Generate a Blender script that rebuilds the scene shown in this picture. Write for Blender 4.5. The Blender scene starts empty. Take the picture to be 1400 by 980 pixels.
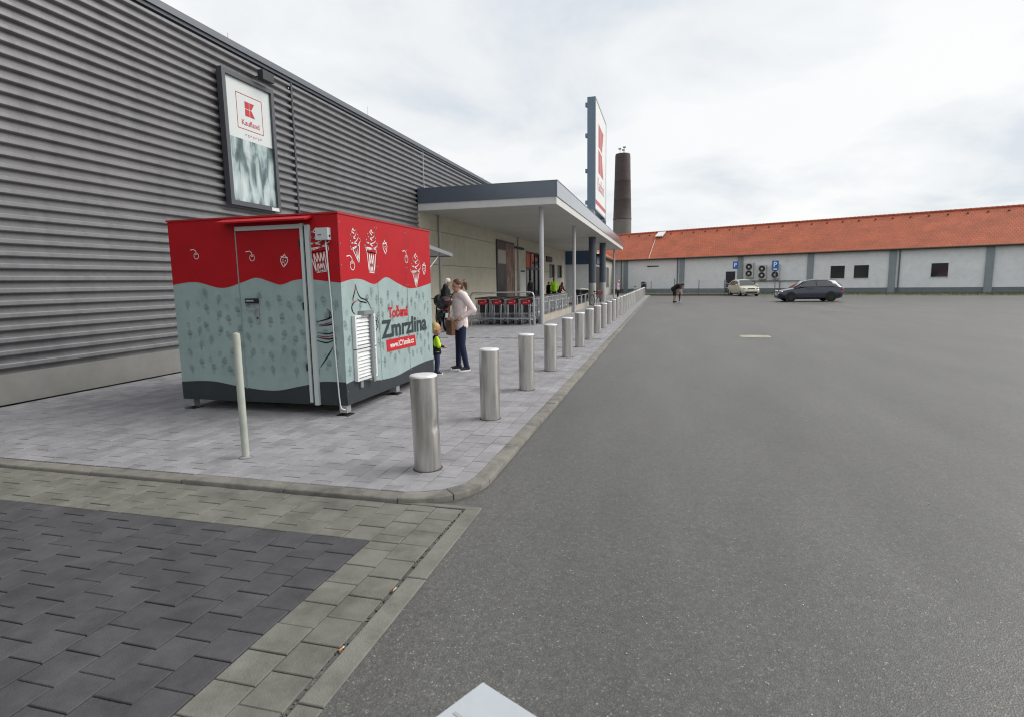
import bpy, bmesh, math, random
from mathutils import Vector, Matrix, Euler
random.seed(7)
R = math.radians
SC = bpy.context.scene
COL = SC.collection

# ------------------------------------------------------------------ camera
cam_data = bpy.data.cameras.new('camera')
cam = bpy.data.objects.new('camera', cam_data)
COL.objects.link(cam)
SC.camera = cam
cam_data.sensor_width = 36.0
cam_data.lens = 36.0 * 780.0 / 1400.0
cam_data.clip_start = 0.02
cam_data.clip_end = 3000
yaw, pitch, roll = R(14.992), R(7.633), R(0.945)
fw = Vector((-math.sin(yaw) * math.cos(pitch), math.cos(yaw) * math.cos(pitch), -math.sin(pitch)))
rt0 = Vector((math.cos(yaw), math.sin(yaw), 0))
up0 = rt0.cross(fw)
rt = rt0 * math.cos(roll) - up0 * math.sin(roll)
up = up0 * math.cos(roll) + rt0 * math.sin(roll)
m = Matrix((rt, up, -fw)).transposed().to_4x4()
m.translation = (0, 0, 1.6)
cam.matrix_world = m
cam_data.dof.use_dof = True
cam_data.dof.focus_distance = 9.0
cam_data.dof.aperture_fstop = 5.0

# ------------------------------------------------------------------ sky, sun, exposure
SUN_EL, SUN_ROT = R(40), R(66)
world = bpy.data.worlds.new('World')
SC.world = world
world.use_nodes = True
nt = world.node_tree
for n in list(nt.nodes):
    nt.nodes.remove(n)
def N(tree, kind, **kw):
    n = tree.nodes.new(kind)
    for k, v in kw.items():
        setattr(n, k, v)
    return n
out = N(nt, 'ShaderNodeOutputWorld')
bg = N(nt, 'ShaderNodeBackground')
bg.inputs['Strength'].default_value = 0.055
sky = N(nt, 'ShaderNodeTexSky', sky_type='NISHITA', sun_disc=False)
sky.sun_elevation = SUN_EL
sky.sun_rotation = SUN_ROT
sky.air_density = 1.0
sky.dust_density = 2.0
tc = N(nt, 'ShaderNodeTexCoord')
sep = N(nt, 'ShaderNodeSeparateXYZ')
nt.links.new(tc.outputs['Generated'], sep.inputs[0])
zadd = N(nt, 'ShaderNodeMath', operation='ADD'); zadd.inputs[1].default_value = 0.22
zabs = N(nt, 'ShaderNodeMath', operation='MAXIMUM'); zabs.inputs[1].default_value = 0.0
nt.links.new(sep.outputs['Z'], zabs.inputs[0]); nt.links.new(zabs.outputs[0], zadd.inputs[0])
cmb = N(nt, 'ShaderNodeCombineXYZ')
for ax in 'XY':
    d = N(nt, 'ShaderNodeMath', operation='DIVIDE')
    nt.links.new(sep.outputs[ax], d.inputs[0]); nt.links.new(zadd.outputs[0], d.inputs[1])
    nt.links.new(d.outputs[0], cmb.inputs[ax])
nz = N(nt, 'ShaderNodeTexNoise'); nz.inputs['Scale'].default_value = 1.15
nz.inputs['Detail'].default_value = 9; nz.inputs['Roughness'].default_value = 0.56
nz.inputs['Distortion'].default_value = 0.35
mpc = N(nt, 'ShaderNodeMapping'); mpc.inputs['Location'].default_value = (4.3, 2.6, 0)
nt.links.new(cmb.outputs[0], mpc.inputs[0]); nt.links.new(mpc.outputs[0], nz.inputs['Vector'])
# cloud colour: white billows with blue-grey undersides
rp = N(nt, 'ShaderNodeValToRGB')
rp.color_ramp.elements[0].position = 0.36; rp.color_ramp.elements[0].color = (6.6, 7.1, 7.6, 1)
rp.color_ramp.elements[1].position = 0.58; rp.color_ramp.elements[1].color = (8.9, 9.0, 9.0, 1)
e = rp.color_ramp.elements.new(0.46); e.color = (7.9, 8.15, 8.35, 1)
nt.links.new(nz.outputs['Fac'], rp.inputs[0])
# coverage: thin places let a little of the blue sky through
nz2 = N(nt, 'ShaderNodeTexNoise'); nz2.inputs['Scale'].default_value = 0.9; nz2.inputs['Detail'].default_value = 6
mp = N(nt, 'ShaderNodeMapping'); mp.inputs['Location'].default_value = (3.1, 1.7, 0)
nt.links.new(cmb.outputs[0], mp.inputs[0]); nt.links.new(mp.outputs[0], nz2.inputs['Vector'])
cov = N(nt, 'ShaderNodeMapRange'); cov.inputs['From Min'].default_value = 0.3; cov.inputs['From Max'].default_value = 0.6
cov.inputs['To Min'].default_value = 0.90; cov.inputs['To Max'].default_value = 0.97
nt.links.new(nz2.outputs['Fac'], cov.inputs['Value'])
mx = N(nt, 'ShaderNodeMix', data_type='RGBA')
nt.links.new(cov.outputs[0], mx.inputs['Factor'])
nt.links.new(sky.outputs[0], mx.inputs['A']); nt.links.new(rp.outputs[0], mx.inputs['B'])
nt.links.new(mx.outputs['Result'], bg.inputs['Color'])
nt.links.new(bg.outputs[0], out.inputs[0])

sun_data = bpy.data.lights.new('sun', 'SUN')
sun_data.energy = 1.5
sun_data.angle = R(42)
sun_data.color = (1.0, 0.96, 0.9)
sun = bpy.data.objects.new('sun', sun_data)
COL.objects.link(sun)
sdir = Vector((math.sin(SUN_ROT) * math.cos(SUN_EL), math.cos(SUN_ROT) * math.cos(SUN_EL), math.sin(SUN_EL)))
sun.rotation_euler = (-sdir).to_track_quat('-Z', 'Y').to_euler()
sun.location = (20, 10, 30)
SC.view_settings.view_transform = 'Standard'
SC.view_settings.look = 'None'
SC.view_settings.gamma = 1.0
SC.view_settings.exposure = 1.02
SC.cycles.pixel_filter_type = 'BLACKMAN_HARRIS'
SC.cycles.filter_width = 1.15

# ------------------------------------------------------------------ materials
MATS = {}
def mat(name, col, rough=0.6, metal=0.0, var=0.0, scale=6.0, bump=0.0, bscale=60.0, spec=0.4, piece=0.0, dirt=0.0, stretch=(1, 1, 1), coat=0.0):
    """plain surface: base colour, cloudy variation in world space, fine bump, per-piece tone"""
    if name in MATS:
        return MATS[name]
    M = bpy.data.materials.new(name); M.use_nodes = True
    t = M.node_tree; b = t.nodes['Principled BSDF']
    b.inputs['Roughness'].default_value = rough
    b.inputs['Metallic'].default_value = metal
    b.inputs['Specular IOR Level'].default_value = spec
    b.inputs['Coat Weight'].default_value = coat
    b.inputs['Coat Roughness'].default_value = 0.2
    b.inputs['Base Color'].default_value = (*col, 1)
    geo = N(t, 'ShaderNodeNewGeometry')
    vec = geo.outputs['Position']
    if stretch != (1, 1, 1):
        mpn = N(t, 'ShaderNodeMapping'); mpn.inputs['Scale'].default_value = stretch
        t.links.new(vec, mpn.inputs[0]); vec = mpn.outputs[0]
    cur = None
    def mul(fac_socket, lo, hi):
        nonlocal cur
        mr = N(t, 'ShaderNodeMapRange'); mr.inputs['To Min'].default_value = lo; mr.inputs['To Max'].default_value = hi
        t.links.new(fac_socket, mr.inputs['Value'])
        mm = N(t, 'ShaderNodeMix', data_type='RGBA', blend_type='MULTIPLY'); mm.inputs['Factor'].default_value = 1
        if cur is None: mm.inputs['A'].default_value = (*col, 1)
        else: t.links.new(cur, mm.inputs['A'])
        t.links.new(mr.outputs[0], mm.inputs['B'])
        cur = mm.outputs['Result']
        return mr
    if var:
        nzz = N(t, 'ShaderNodeTexNoise'); nzz.inputs['Scale'].default_value = scale; nzz.inputs['Detail'].default_value = 6
        nzz.inputs['Roughness'].default_value = 0.65
        t.links.new(vec, nzz.inputs['Vector'])
        mr = mul(nzz.outputs['Fac'], 1 - var, 1 + var)
        mr.inputs['From Min'].default_value = 0.3; mr.inputs['From Max'].default_value = 0.7
        mr.clamp = False
    if piece:
        oi = N(t, 'ShaderNodeObjectInfo')
        ad = N(t, 'ShaderNodeMath', operation='ADD'); fr = N(t, 'ShaderNodeMath', operation='FRACT')
        t.links.new(oi.outputs['Random'], ad.inputs[0]); t.links.new(geo.outputs['Random Per Island'], ad.inputs[1])
        t.links.new(ad.outputs[0], fr.inputs[0])
        mul(fr.outputs[0], 1 - piece, 1 + piece)
    if dirt:
        nd = N(t, 'ShaderNodeTexNoise'); nd.inputs['Scale'].default_value = 2.3; nd.inputs['Detail'].default_value = 9
        nd.inputs['Roughness'].default_value = 0.72
        t.links.new(vec, nd.inputs['Vector'])
        mr = mul(nd.outputs['Fac'], 1 - dirt, 1.0)
        mr.inputs['From Min'].default_value = 0.36; mr.inputs['From Max'].default_value = 0.52
    if cur is not None:
        t.links.new(cur, b.inputs['Base Color'])
    if bump:
        nb = N(t, 'ShaderNodeTexNoise'); nb.inputs['Scale'].default_value = bscale; nb.inputs['Detail'].default_value = 4
        t.links.new(vec, nb.inputs['Vector'])
        bp = N(t, 'ShaderNodeBump'); bp.inputs['Strength'].default_value = bump; bp.inputs['Distance'].default_value = 0.01
        t.links.new(nb.outputs['Fac'], bp.inputs['Height']); t.links.new(bp.outputs[0], b.inputs['Normal'])
    MATS[name] = M
    return M

def asphalt_mat():
    M = bpy.data.materials.new('asphalt'); M.use_nodes = True
    t = M.node_tree; b = t.nodes['Principled BSDF']
    b.inputs['Roughness'].default_value = 0.47; b.inputs['Specular IOR Level'].default_value = 0.75
    geo = N(t, 'ShaderNodeNewGeometry'); pos = geo.outputs['Position']
    vo = N(t, 'ShaderNodeTexVoronoi'); vo.inputs['Scale'].default_value = 150; t.links.new(pos, vo.inputs['Vector'])
    sc = N(t, 'ShaderNodeSeparateColor'); t.links.new(vo.outputs['Color'], sc.inputs[0])
    ra = N(t, 'ShaderNodeValToRGB'); cr = ra.color_ramp
    cr.elements[0].position = 0.0; cr.elements[0].color = (0.050, 0.050, 0.047, 1)
    cr.elements[1].position = 1.0; cr.elements[1].color = (0.24, 0.24, 0.225, 1)
    for p, c in ((0.35, 0.060), (0.75, 0.071), (0.95, 0.090), (0.992, 0.15)):
        e = cr.elements.new(p); e.color = (c * 1.02, c * 1.0, c * 0.93, 1)
    t.links.new(sc.outputs[0], ra.inputs[0])
    # coarse and fine cloudiness, tyre-worn lanes along the drive
    mpn = N(t, 'ShaderNodeMapping'); mpn.inputs['Scale'].default_value = (1.0, 0.22, 1)
    t.links.new(pos, mpn.inputs[0])
    n1 = N(t, 'ShaderNodeTexNoise'); n1.inputs['Scale'].default_value = 0.9; n1.inputs['Detail'].default_value = 8
    n1.inputs['Roughness'].default_value = 0.68; t.links.new(mpn.outputs[0], n1.inputs['Vector'])
    m1 = N(t, 'ShaderNodeMapRange'); m1.inputs['From Min'].default_value = 0.3; m1.inputs['From Max'].default_value = 0.7
    m1.inputs['To Min'].default_value = 0.74; m1.inputs['To Max'].default_value = 1.26
    t.links.new(n1.outputs['Fac'], m1.inputs['Value'])
    n2 = N(t, 'ShaderNodeTexNoise'); n2.inputs['Scale'].default_value = 34; n2.inputs['Detail'].default_value = 5
    n2.inputs['Roughness'].default_value = 0.7; t.links.new(pos, n2.inputs['Vector'])
    m2 = N(t, 'ShaderNodeMapRange'); m2.inputs['From Min'].default_value = 0.3; m2.inputs['From Max'].default_value = 0.7
    m2.inputs['To Min'].default_value = 0.66; m2.inputs['To Max'].default_value = 1.32
    t.links.new(n2.outputs['Fac'], m2.inputs['Value'])
    # dark oil and repair spots
    n3 = N(t, 'ShaderNodeTexNoise'); n3.inputs['Scale'].default_value = 3.1; n3.inputs['Detail'].default_value = 3
    t.links.new(pos, n3.inputs['Vector'])
    m3 = N(t, 'ShaderNodeMapRange'); m3.inputs['From Min'].default_value = 0.66; m3.inputs['From Max'].default_value = 0.74
    m3.inputs['To Min'].default_value = 1.0; m3.inputs['To Max'].default_value = 0.7
    t.links.new(n3.outputs['Fac'], m3.inputs['Value'])
    cur = ra.outputs[0]
    for mm in (m1, m2, m3):
        x = N(t, 'ShaderNodeMix', data_type='RGBA', blend_type='MULTIPLY'); x.inputs['Factor'].default_value = 1
        t.links.new(cur, x.inputs['A']); t.links.new(mm.outputs[0], x.inputs['B']); cur = x.outputs['Result']
    t.links.new(cur, b.inputs['Base Color'])
    bp = N(t, 'ShaderNodeBump'); bp.inputs['Strength'].default_value = 0.35; bp.inputs['Distance'].default_value = 0.004
    t.links.new(vo.outputs['Distance'], bp.inputs['Height']); t.links.new(bp.outputs[0], b.inputs['Normal'])
    return M

def tile_mat(name, col, row, colw, axis_u, var=0.25):
    """far roof tiles: rows and columns too small to model one by one"""
    M = bpy.data.materials.new(name); M.use_nodes = True
    t = M.node_tree; b = t.nodes['Principled BSDF']; b.inputs['Roughness'].default_value = 0.75
    tcn = N(t, 'ShaderNodeTexCoord')
    br = N(t, 'ShaderNodeTexBrick')
    br.inputs['Scale'].default_value = 1.0; br.inputs['Brick Width'].default_value = colw; br.inputs['Row Height'].default_value = row
    br.inputs['Mortar Size'].default_value = 0.02
    br.inputs['Color1'].default_value = (*col, 1); br.inputs['Color2'].default_value = (*[c * 0.88 for c in col], 1)
    br.inputs['Mortar'].default_value = (*[c * 0.6 for c in col], 1)
    t.links.new(tcn.outputs['UV'], br.inputs['Vector'])
    n1 = N(t, 'ShaderNodeTexNoise'); n1.inputs['Scale'].default_value = 0.55; n1.inputs['Detail'].default_value = 8; n1.inputs['Roughness'].default_value = 0.7
    geo = N(t, 'ShaderNodeNewGeometry'); t.links.new(geo.outputs['Position'], n1.inputs['Vector'])
    mr = N(t, 'ShaderNodeMapRange'); mr.inputs['From Min'].default_value = 0.3; mr.inputs['From Max'].default_value = 0.7
    mr.inputs['To Min'].default_value = 1 - var; mr.inputs['To Max'].default_value = 1 + var
    t.links.new(n1.outputs['Fac'], mr.inputs['Value'])
    x = N(t, 'ShaderNodeMix', data_type='RGBA', blend_type='MULTIPLY'); x.inputs['Factor'].default_value = 1
    t.links.new(br.outputs['Color'], x.inputs['A']); t.links.new(mr.outputs[0], x.inputs['B'])
    t.links.new(x.outputs['Result'], b.inputs['Base Color'])
    bp = N(t, 'ShaderNodeBump'); bp.inputs['Strength'].default_value = 0.6; bp.inputs['Distance'].default_value = 0.05
    t.links.new(br.outputs['Fac'], bp.inputs['Height']); bp.invert = True
    t.links.new(bp.outputs[0], b.inputs['Normal'])
    return M

def blotch_mat(name, stops, scale, seed, stretch=(1, 1, 1)):
    """printed picture reduced to soft blotches of its colours"""
    M = bpy.data.materials.new(name); M.use_nodes = True
    t = M.node_tree; b = t.nodes['Principled BSDF']; b.inputs['Roughness'].default_value = 0.35
    tcn = N(t, 'ShaderNodeTexCoord'); mpn = N(t, 'ShaderNodeMapping')
    mpn.inputs['Location'].default_value = (seed, seed * 1.7, seed * 0.3); mpn.inputs['Scale'].default_value = stretch
    t.links.new(tcn.outputs['Object'], mpn.inputs[0])
    n1 = N(t, 'ShaderNodeTexNoise'); n1.inputs['Scale'].default_value = scale; n1.inputs['Detail'].default_value = 5
    n1.inputs['Distortion'].default_value = 0.35
    t.links.new(mpn.outputs[0], n1.inputs['Vector'])
    ra = N(t, 'ShaderNodeValToRGB'); cr = ra.color_ramp
    cr.elements[0].position = stops[0][0]; cr.elements[0].color = (*stops[0][1], 1)
    cr.elements[1].position = stops[-1][0]; cr.elements[1].color = (*stops[-1][1], 1)
    for p, c in stops[1:-1]:
        e = cr.elements.new(p); e.color = (*c, 1)
    t.links.new(n1.outputs['Fac'], ra.inputs[0]); t.links.new(ra.outputs[0], b.inputs['Base Color'])
    return M

def glass_mat(name, col=(0.02, 0.025, 0.03), rough=0.06):
    return mat(name, col, rough, 0.0, spec=0.9)

# ------------------------------------------------------------------ mesh building
class MB:
    def __init__(s):
        s.v = []; s.f = []
    def quad(s, a, b, c, d):
        i = len(s.v); s.v += [tuple(a), tuple(b), tuple(c), tuple(d)]; s.f.append((i, i + 1, i + 2, i + 3)); return s
    def poly(s, pts):
        i = len(s.v); s.v += [tuple(p) for p in pts]; s.f.append(tuple(range(i, i + len(pts)))); return s
    def box(s, p0, p1, mtx=None):
        x0, y0, z0 = p0; x1, y1, z1 = p1
        i = len(s.v)
        P = [(x0, y0, z0), (x1, y0, z0), (x1, y1, z0), (x0, y1, z0), (x0, y0, z1), (x1, y0, z1), (x1, y1, z1), (x0, y1, z1)]
        if mtx is not None: P = [tuple(mtx @ Vector(p)) for p in P]
        s.v += P
        s.f += [tuple(i + k for k in q) for q in ((0, 3, 2, 1), (4, 5, 6, 7), (0, 1, 5, 4), (1, 2, 6, 5), (2, 3, 7, 6), (3, 0, 4, 7))]
        return s
    def cbox(s, c, d, rot=(0, 0, 0)):
        mt = Matrix.Translation(c) @ Euler(rot).to_matrix().to_4x4()
        return s.box((-d[0] / 2, -d[1] / 2, -d[2] / 2), (d[0] / 2, d[1] / 2, d[2] / 2), mt)
    def chamfer(s, p0, p1, c):
        """slab with a chamfered upper rim and no underside"""
        x0, y0, z0 = p0; x1, y1, z1 = p1; i = len(s.v)
        for (a, zz) in ((0, z0), (0, z1 - c), (c, z1)):
            s.v += [(x0 + a, y0 + a, zz), (x1 - a, y0 + a, zz), (x1 - a, y1 - a, zz), (x0 + a, y1 - a, zz)]
        for k in (0, 4):
            for j in range(4):
                s.f.append((i + k + j, i + k + (j + 1) % 4, i + k + 4 + (j + 1) % 4, i + k + 4 + j))
        s.f.append((i + 8, i + 9, i + 10, i + 11))
        return s
    def prism(s, pts, off):
        """closed polygon (3-D points) extruded by the vector off"""
        n = len(pts); i = len(s.v); o = Vector(off)
        s.v += [tuple(p) for p in pts] + [tuple(Vector(p) + o) for p in pts]
        s.f.append(tuple(i + k for k in range(n - 1, -1, -1))); s.f.append(tuple(i + n + k for k in range(n)))
        for k in range(n):
            s.f.append((i + k, i + (k + 1) % n, i + n + (k + 1) % n, i + n + k))
        return s
    def ring(s, c, axis, ref, r, n):
        b = axis.cross(ref).normalized(); a = b.cross(axis).normalized()
        i = len(s.v)
        for k in range(n):
            t = 2 * math.pi * k / n
            s.v.append(tuple(c + a * (r * math.cos(t)) + b * (r * math.sin(t))))
        return i
    def tube(s, pts, r, n=6, closed=False, caps=True):
        pts = [Vector(p) for p in pts]
        rs = r if isinstance(r, (list, tuple)) else [r] * len(pts)
        L = len(pts); rings = []
        ref = None
        for k, p in enumerate(pts):
            if closed: d = pts[(k + 1) % L] - pts[k - 1]
            else: d = pts[min(k + 1, L - 1)] - pts[max(k - 1, 0)]
            d = d.normalized() if d.length > 1e-9 else Vector((0, 0, 1))
            if ref is None:
                ref = Vector((0, 0, 1)) if abs(d.z) < 0.9 else Vector((1, 0, 0))
            ref = (ref - d * ref.dot(d))
            ref = ref.normalized() if ref.length > 1e-6 else d.orthogonal().normalized()
            rings.append(s.ring(p, d, ref, rs[k], n))
        m_ = L if closed else L - 1
        for k in range(m_):
            a, b = rings[k], rings[(k + 1) % L]
            for j in range(n):
                s.f.append((a + j, a + (j + 1) % n, b + (j + 1) % n, b + j))
        if caps and not closed:
            s.f.append(tuple(rings[0] + j for j in range(n - 1, -1, -1))); s.f.append(tuple(rings[-1] + j for j in range(n)))
        return s
    def cyl(s, p, q, r, n=16):
        return s.tube([p, q], r, n)
    def lathe(s, prof, n=24, c=(0, 0, 0), axis='z', fn=None):
        """profile of (radius, height); radius 0 at an end closes it"""
        i0 = len(s.v); rows = []
        for (r, z) in prof:
            row = []
            for k in range(n if r > 1e-6 else 1):
                t = 2 * math.pi * k / n
                rr = r if fn is None else fn(r, t, z)
                p = (rr * math.cos(t), rr * math.sin(t), z)
                if axis == 'x': p = (p[2], p[0], p[1])
                if axis == 'y': p = (p[0], p[2], p[1])
                row.append(len(s.v)); s.v.append((p[0] + c[0], p[1] + c[1], p[2] + c[2]))
            rows.append(row)
        for a, b in zip(rows, rows[1:]):
            for k in range(n):
                k2 = (k + 1) % n
                if len(a) == 1 and len(b) == 1: continue
                if len(a) == 1: s.f.append((a[0], b[k2], b[k]))
                elif len(b) == 1: s.f.append((a[k], a[k2], b[0]))
                else: s.f.append((a[k], a[k2], b[k2], b[k]))
        return s
    def ell(s, c, r, n=12, rot=None):
        """ellipsoid"""
        rx, ry, rz = (r, r, r) if not isinstance(r, (tuple, list)) else r
        mt = Euler(rot).to_matrix() if rot else Matrix.Identity(3)
        rows = []; mrows = max(5, n // 2 + 1)
        for a in range(mrows + 1):
            ph = -math.pi / 2 + math.pi * a / mrows
            row = []
            for k in range(1 if a in (0, mrows) else n):
                t = 2 * math.pi * k / n
                p = mt @ Vector((rx * math.cos(ph) * math.cos(t), ry * math.cos(ph) * math.sin(t), rz * math.sin(ph)))
                row.append(len(s.v)); s.v.append((p.x + c[0], p.y + c[1], p.z + c[2]))
            rows.append(row)
        for a, b in zip(rows, rows[1:]):
            for k in range(n):
                k2 = (k + 1) % n
                if len(a) == 1: s.f.append((a[0], b[k2], b[k]))
                elif len(b) == 1: s.f.append((a[k], a[k2], b[0]))
                else: s.f.append((a[k], a[k2], b[k2], b[k]))
        return s
    def cap(s, p, q, r1, r2, n=12):
        """tapered capsule"""
        p, q = Vector(p), Vector(q); d = (q - p)
        L = d.length; d = d.normalized() if L > 1e-6 else Vector((0, 0, 1))
        pts, rs = [], []
        for k in range(5):
            a = math.pi / 2 * k / 4
            pts.append(p - d * (r1 * math.cos(a))); rs.append(max(r1 * math.sin(a), 1e-4))
        for k in range(5):
            a = math.pi / 2 * k / 4
            pts.append(q + d * (r2 * math.sin(a))); rs.append(max(r2 * math.cos(a), 1e-4))
        return s.tube(pts, rs, n)
    def mesh(s, name, material=None, smooth=False, uv=None):
        me = bpy.data.meshes.new(name)
        me.from_pydata(s.v, [], s.f)
        bm = bmesh.new(); bm.from_mesh(me)
        bmesh.ops.recalc_face_normals(bm, faces=bm.faces)
        if uv:
            lay = bm.loops.layers.uv.new('UVMap')
            for fc in bm.faces:
                for lp in fc.loops: lp[lay].uv = uv(lp.vert.co)
        bm.to_mesh(me); bm.free()
        if smooth:
            me.polygons.foreach_set('use_smooth', [True] * len(me.polygons))
            if smooth is not True:
                try: me.set_sharp_from_angle(angle=R(smooth))
                except Exception: pass
        if material: me.materials.append(material)
        return me
    def build(s, name, material, parent=None, smooth=False, uv=None):
        o = bpy.data.objects.new(name, s.mesh(name, material, smooth, uv))
        COL.objects.link(o)
        if parent: o.parent = parent
        return o

def link(name, me, parent=None, loc=None):
    o = bpy.data.objects.new(name, me); COL.objects.link(o)
    if parent: o.parent = parent
    if loc is not None: o.location = loc
    return o
def tag(o, label=None, cat=None, group=None, kind=None):
    if label: o['label'] = label
    if cat: o['category'] = cat
    if group: o['group'] = group
    if kind: o['kind'] = kind
    return o
def thing(name, label, cat, loc=(0, 0, 0), rz=0.0, group=None):
    o = bpy.data.objects.new(name, None); COL.objects.link(o)
    o.empty_display_size = 0.2
    o.location = loc; o.rotation_euler = (0, 0, rz)
    return tag(o, label, cat, group)
def copy_tree(o, parent=None):
    c = o.copy(); COL.objects.link(c)
    if parent is not None: c.parent = parent
    for ch in [x for x in o.children]:
        copy_tree(ch, c)
    return c
def text(body, size, material, parent, mtx, name='lettering', width=None, bold=0.0, align='LEFT'):
    """flat lettering as a mesh; width stretches it to that length"""
    cu = bpy.data.curves.new(name, 'FONT')
    cu.body = body; cu.size = size; cu.offset = bold; cu.align_x = align; cu.resolution_u = 5
    tmp = bpy.data.objects.new(name, cu); COL.objects.link(tmp)
    me = bpy.data.meshes.new_from_object(tmp.evaluated_get(bpy.context.evaluated_depsgraph_get()))
    bpy.data.objects.remove(tmp); bpy.data.curves.remove(cu)
    xs_ = [v.co.x for v in me.vertices]; k = 1.0 if width is None else width / (max(xs_) - min(xs_))
    x0_ = min(xs_) if align == 'LEFT' else 0.0
    for v in me.vertices: v.co.x = (v.co.x - x0_) * k
    me.materials.clear(); me.materials.append(material)
    o = link(name, me, parent); o.matrix_local = mtx
    return o
def facing_x(x, y, z):   # text plane facing +X, reading along +Y
    return Matrix(((0, 0, 1, x), (1, 0, 0, y), (0, 1, 0, z), (0, 0, 0, 1)))
def facing_ny(x, y, z):  # text plane facing -Y, reading along +X
    return Matrix(((1, 0, 0, x), (0, 0, -1, y), (0, 1, 0, z), (0, 0, 0, 1)))
# ------------------------------------------------------------------ shared materials
steel = mat('brushed_steel', (0.60, 0.585, 0.56), 0.33, 0.95, var=0.14, scale=5, bump=0.05, bscale=90, stretch=(6, 6, 0.5), dirt=0.3)
steel_top = mat('steel_cap', (0.72, 0.72, 0.72), 0.5, 0.7, var=0.08, scale=14)
galv = mat('galvanised_steel', (0.46, 0.47, 0.48), 0.45, 0.75, var=0.12, scale=9)
wire = mat('zinc_wire', (0.48, 0.49, 0.5), 0.4, 0.8)
darksteel = mat('dark_blue_grey_steel', (0.075, 0.095, 0.125), 0.45, 0.1, var=0.08, scale=3)
kerbstone_m = mat('kerb_concrete', (0.19, 0.183, 0.163), 0.9, var=0.2, scale=7, bump=0.5, bscale=120, piece=0.1, dirt=0.4)
edging_m = mat('edging_concrete', (0.165, 0.165, 0.146), 0.9, var=0.13, scale=9, bump=0.4, bscale=130, piece=0.06, dirt=0.25)
paver_m = mat('paver_bluish_concrete', (0.262, 0.258, 0.272), 0.8, var=0.12, scale=5, bump=0.35, bscale=170, piece=0.12, dirt=0.22)
slab_l = mat('slab_light_concrete', (0.150, 0.150, 0.131), 0.85, var=0.2, scale=6, bump=0.35, bscale=150, piece=0.07, dirt=0.25)
slab_d = mat('slab_dark_concrete', (0.064, 0.063, 0.069), 0.8, var=0.24, scale=6, bump=0.35, bscale=150, piece=0.1, dirt=0.2)
joint_m = mat('joint_sand', (0.035, 0.034, 0.03), 0.95, var=0.4, scale=40)
moss_m = mat('mossy_dirt', (0.022, 0.024, 0.014), 0.95, var=0.5, scale=60, bump=0.8, bscale=200)
white_paint = mat('white_paint', (0.62, 0.63, 0.64), 0.45, var=0.05, scale=8, dirt=0.12)
black_plastic = mat('black_plastic', (0.018, 0.018, 0.02), 0.45)
rubber = mat('rubber', (0.016, 0.016, 0.016), 0.85)
red_plastic = mat('red_plastic', (0.45, 0.012, 0.018), 0.35, coat=0.3)
glass_dark = glass_mat('dark_glass')

# ------------------------------------------------------------------ ground
g = MB(); g.quad((-1500, -1500, -0.16), (1500, -1500, -0.16), (1500, 1500, -0.16), (-1500, 1500, -0.16))
tag(g.build('ground', mat('far_ground', (0.10, 0.11, 0.07), 0.95, var=0.3, scale=0.4)), kind='structure')
road_z = -0.045
g = MB()
# drive and car park up to the fence, in strips so the sheet can be a little uneven
nx, ny = 40, 70
x0, x1, y0, y1 = -24.0, 60.0, -14.0, 64.0
rnd = random.Random(3)
for j in range(ny + 1):
    for i in range(nx + 1):
        x = x0 + (x1 - x0) * i / nx; y = y0 + (y1 - y0) * j / ny
        g.v.append((x, y, road_z + rnd.uniform(-0.004, 0.004) * (0 if abs(x + 1.3) < 2.5 else 1)))
for j in range(ny):
    for i in range(nx):
        a = j * (nx + 1) + i
        g.f.append((a, a + 1, a + nx + 2, a + nx + 1))
tag(g.build('road', asphalt_mat(), smooth=True), kind='structure')

# ------------------------------------------------------------------ pavement in front of the shop (upper level)
PX1, PY0, RAD = -1.5, 3.9, 0.42            # right edge, front edge of the pavers, inner corner radius
def inside_corner(x, y, r=RAD):
    if x > PX1 - r and y < PY0 + r:
        return math.hypot(x - (PX1 - r), y - (PY0 + r)) <= r
    return x <= PX1 and y >= PY0
b = MB()
outline = [(-9.0, 61, 0), (-9.0, PY0, 0)]
for k in range(9):
    a = -math.pi / 2 + math.pi / 2 * k / 8
    outline.append((PX1 - RAD + RAD * math.cos(a), PY0 + RAD + RAD * math.sin(a), 0))
outline.append((PX1, 61, 0))
b.prism([(x, y, -0.1) for x, y, _ in outline], (0, 0, 0.072))
pavement = tag(b.build('pavement', joint_m), kind='structure')
PW, PL = 0.16, 0.29
pieces = []
col = 0
x = PX1
YMODEL = 15.5
rnd = random.Random(11)
while x - PW > -9.0:
    xa, xb = x - PW, x
    y = PY0 - PL * (0.5 if col % 2 else 0.0) - rnd.uniform(0, 0.06)
    while y < YMODEL:
        L = PL * (0.5 if rnd.random() < 0.06 else 1.0)
        ya, yb = max(y, PY0), y + L
        if yb - ya > 0.04:
            pieces.append((xa, xb, ya, yb))
        y += L
    x -= PW; col += 1
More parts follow.
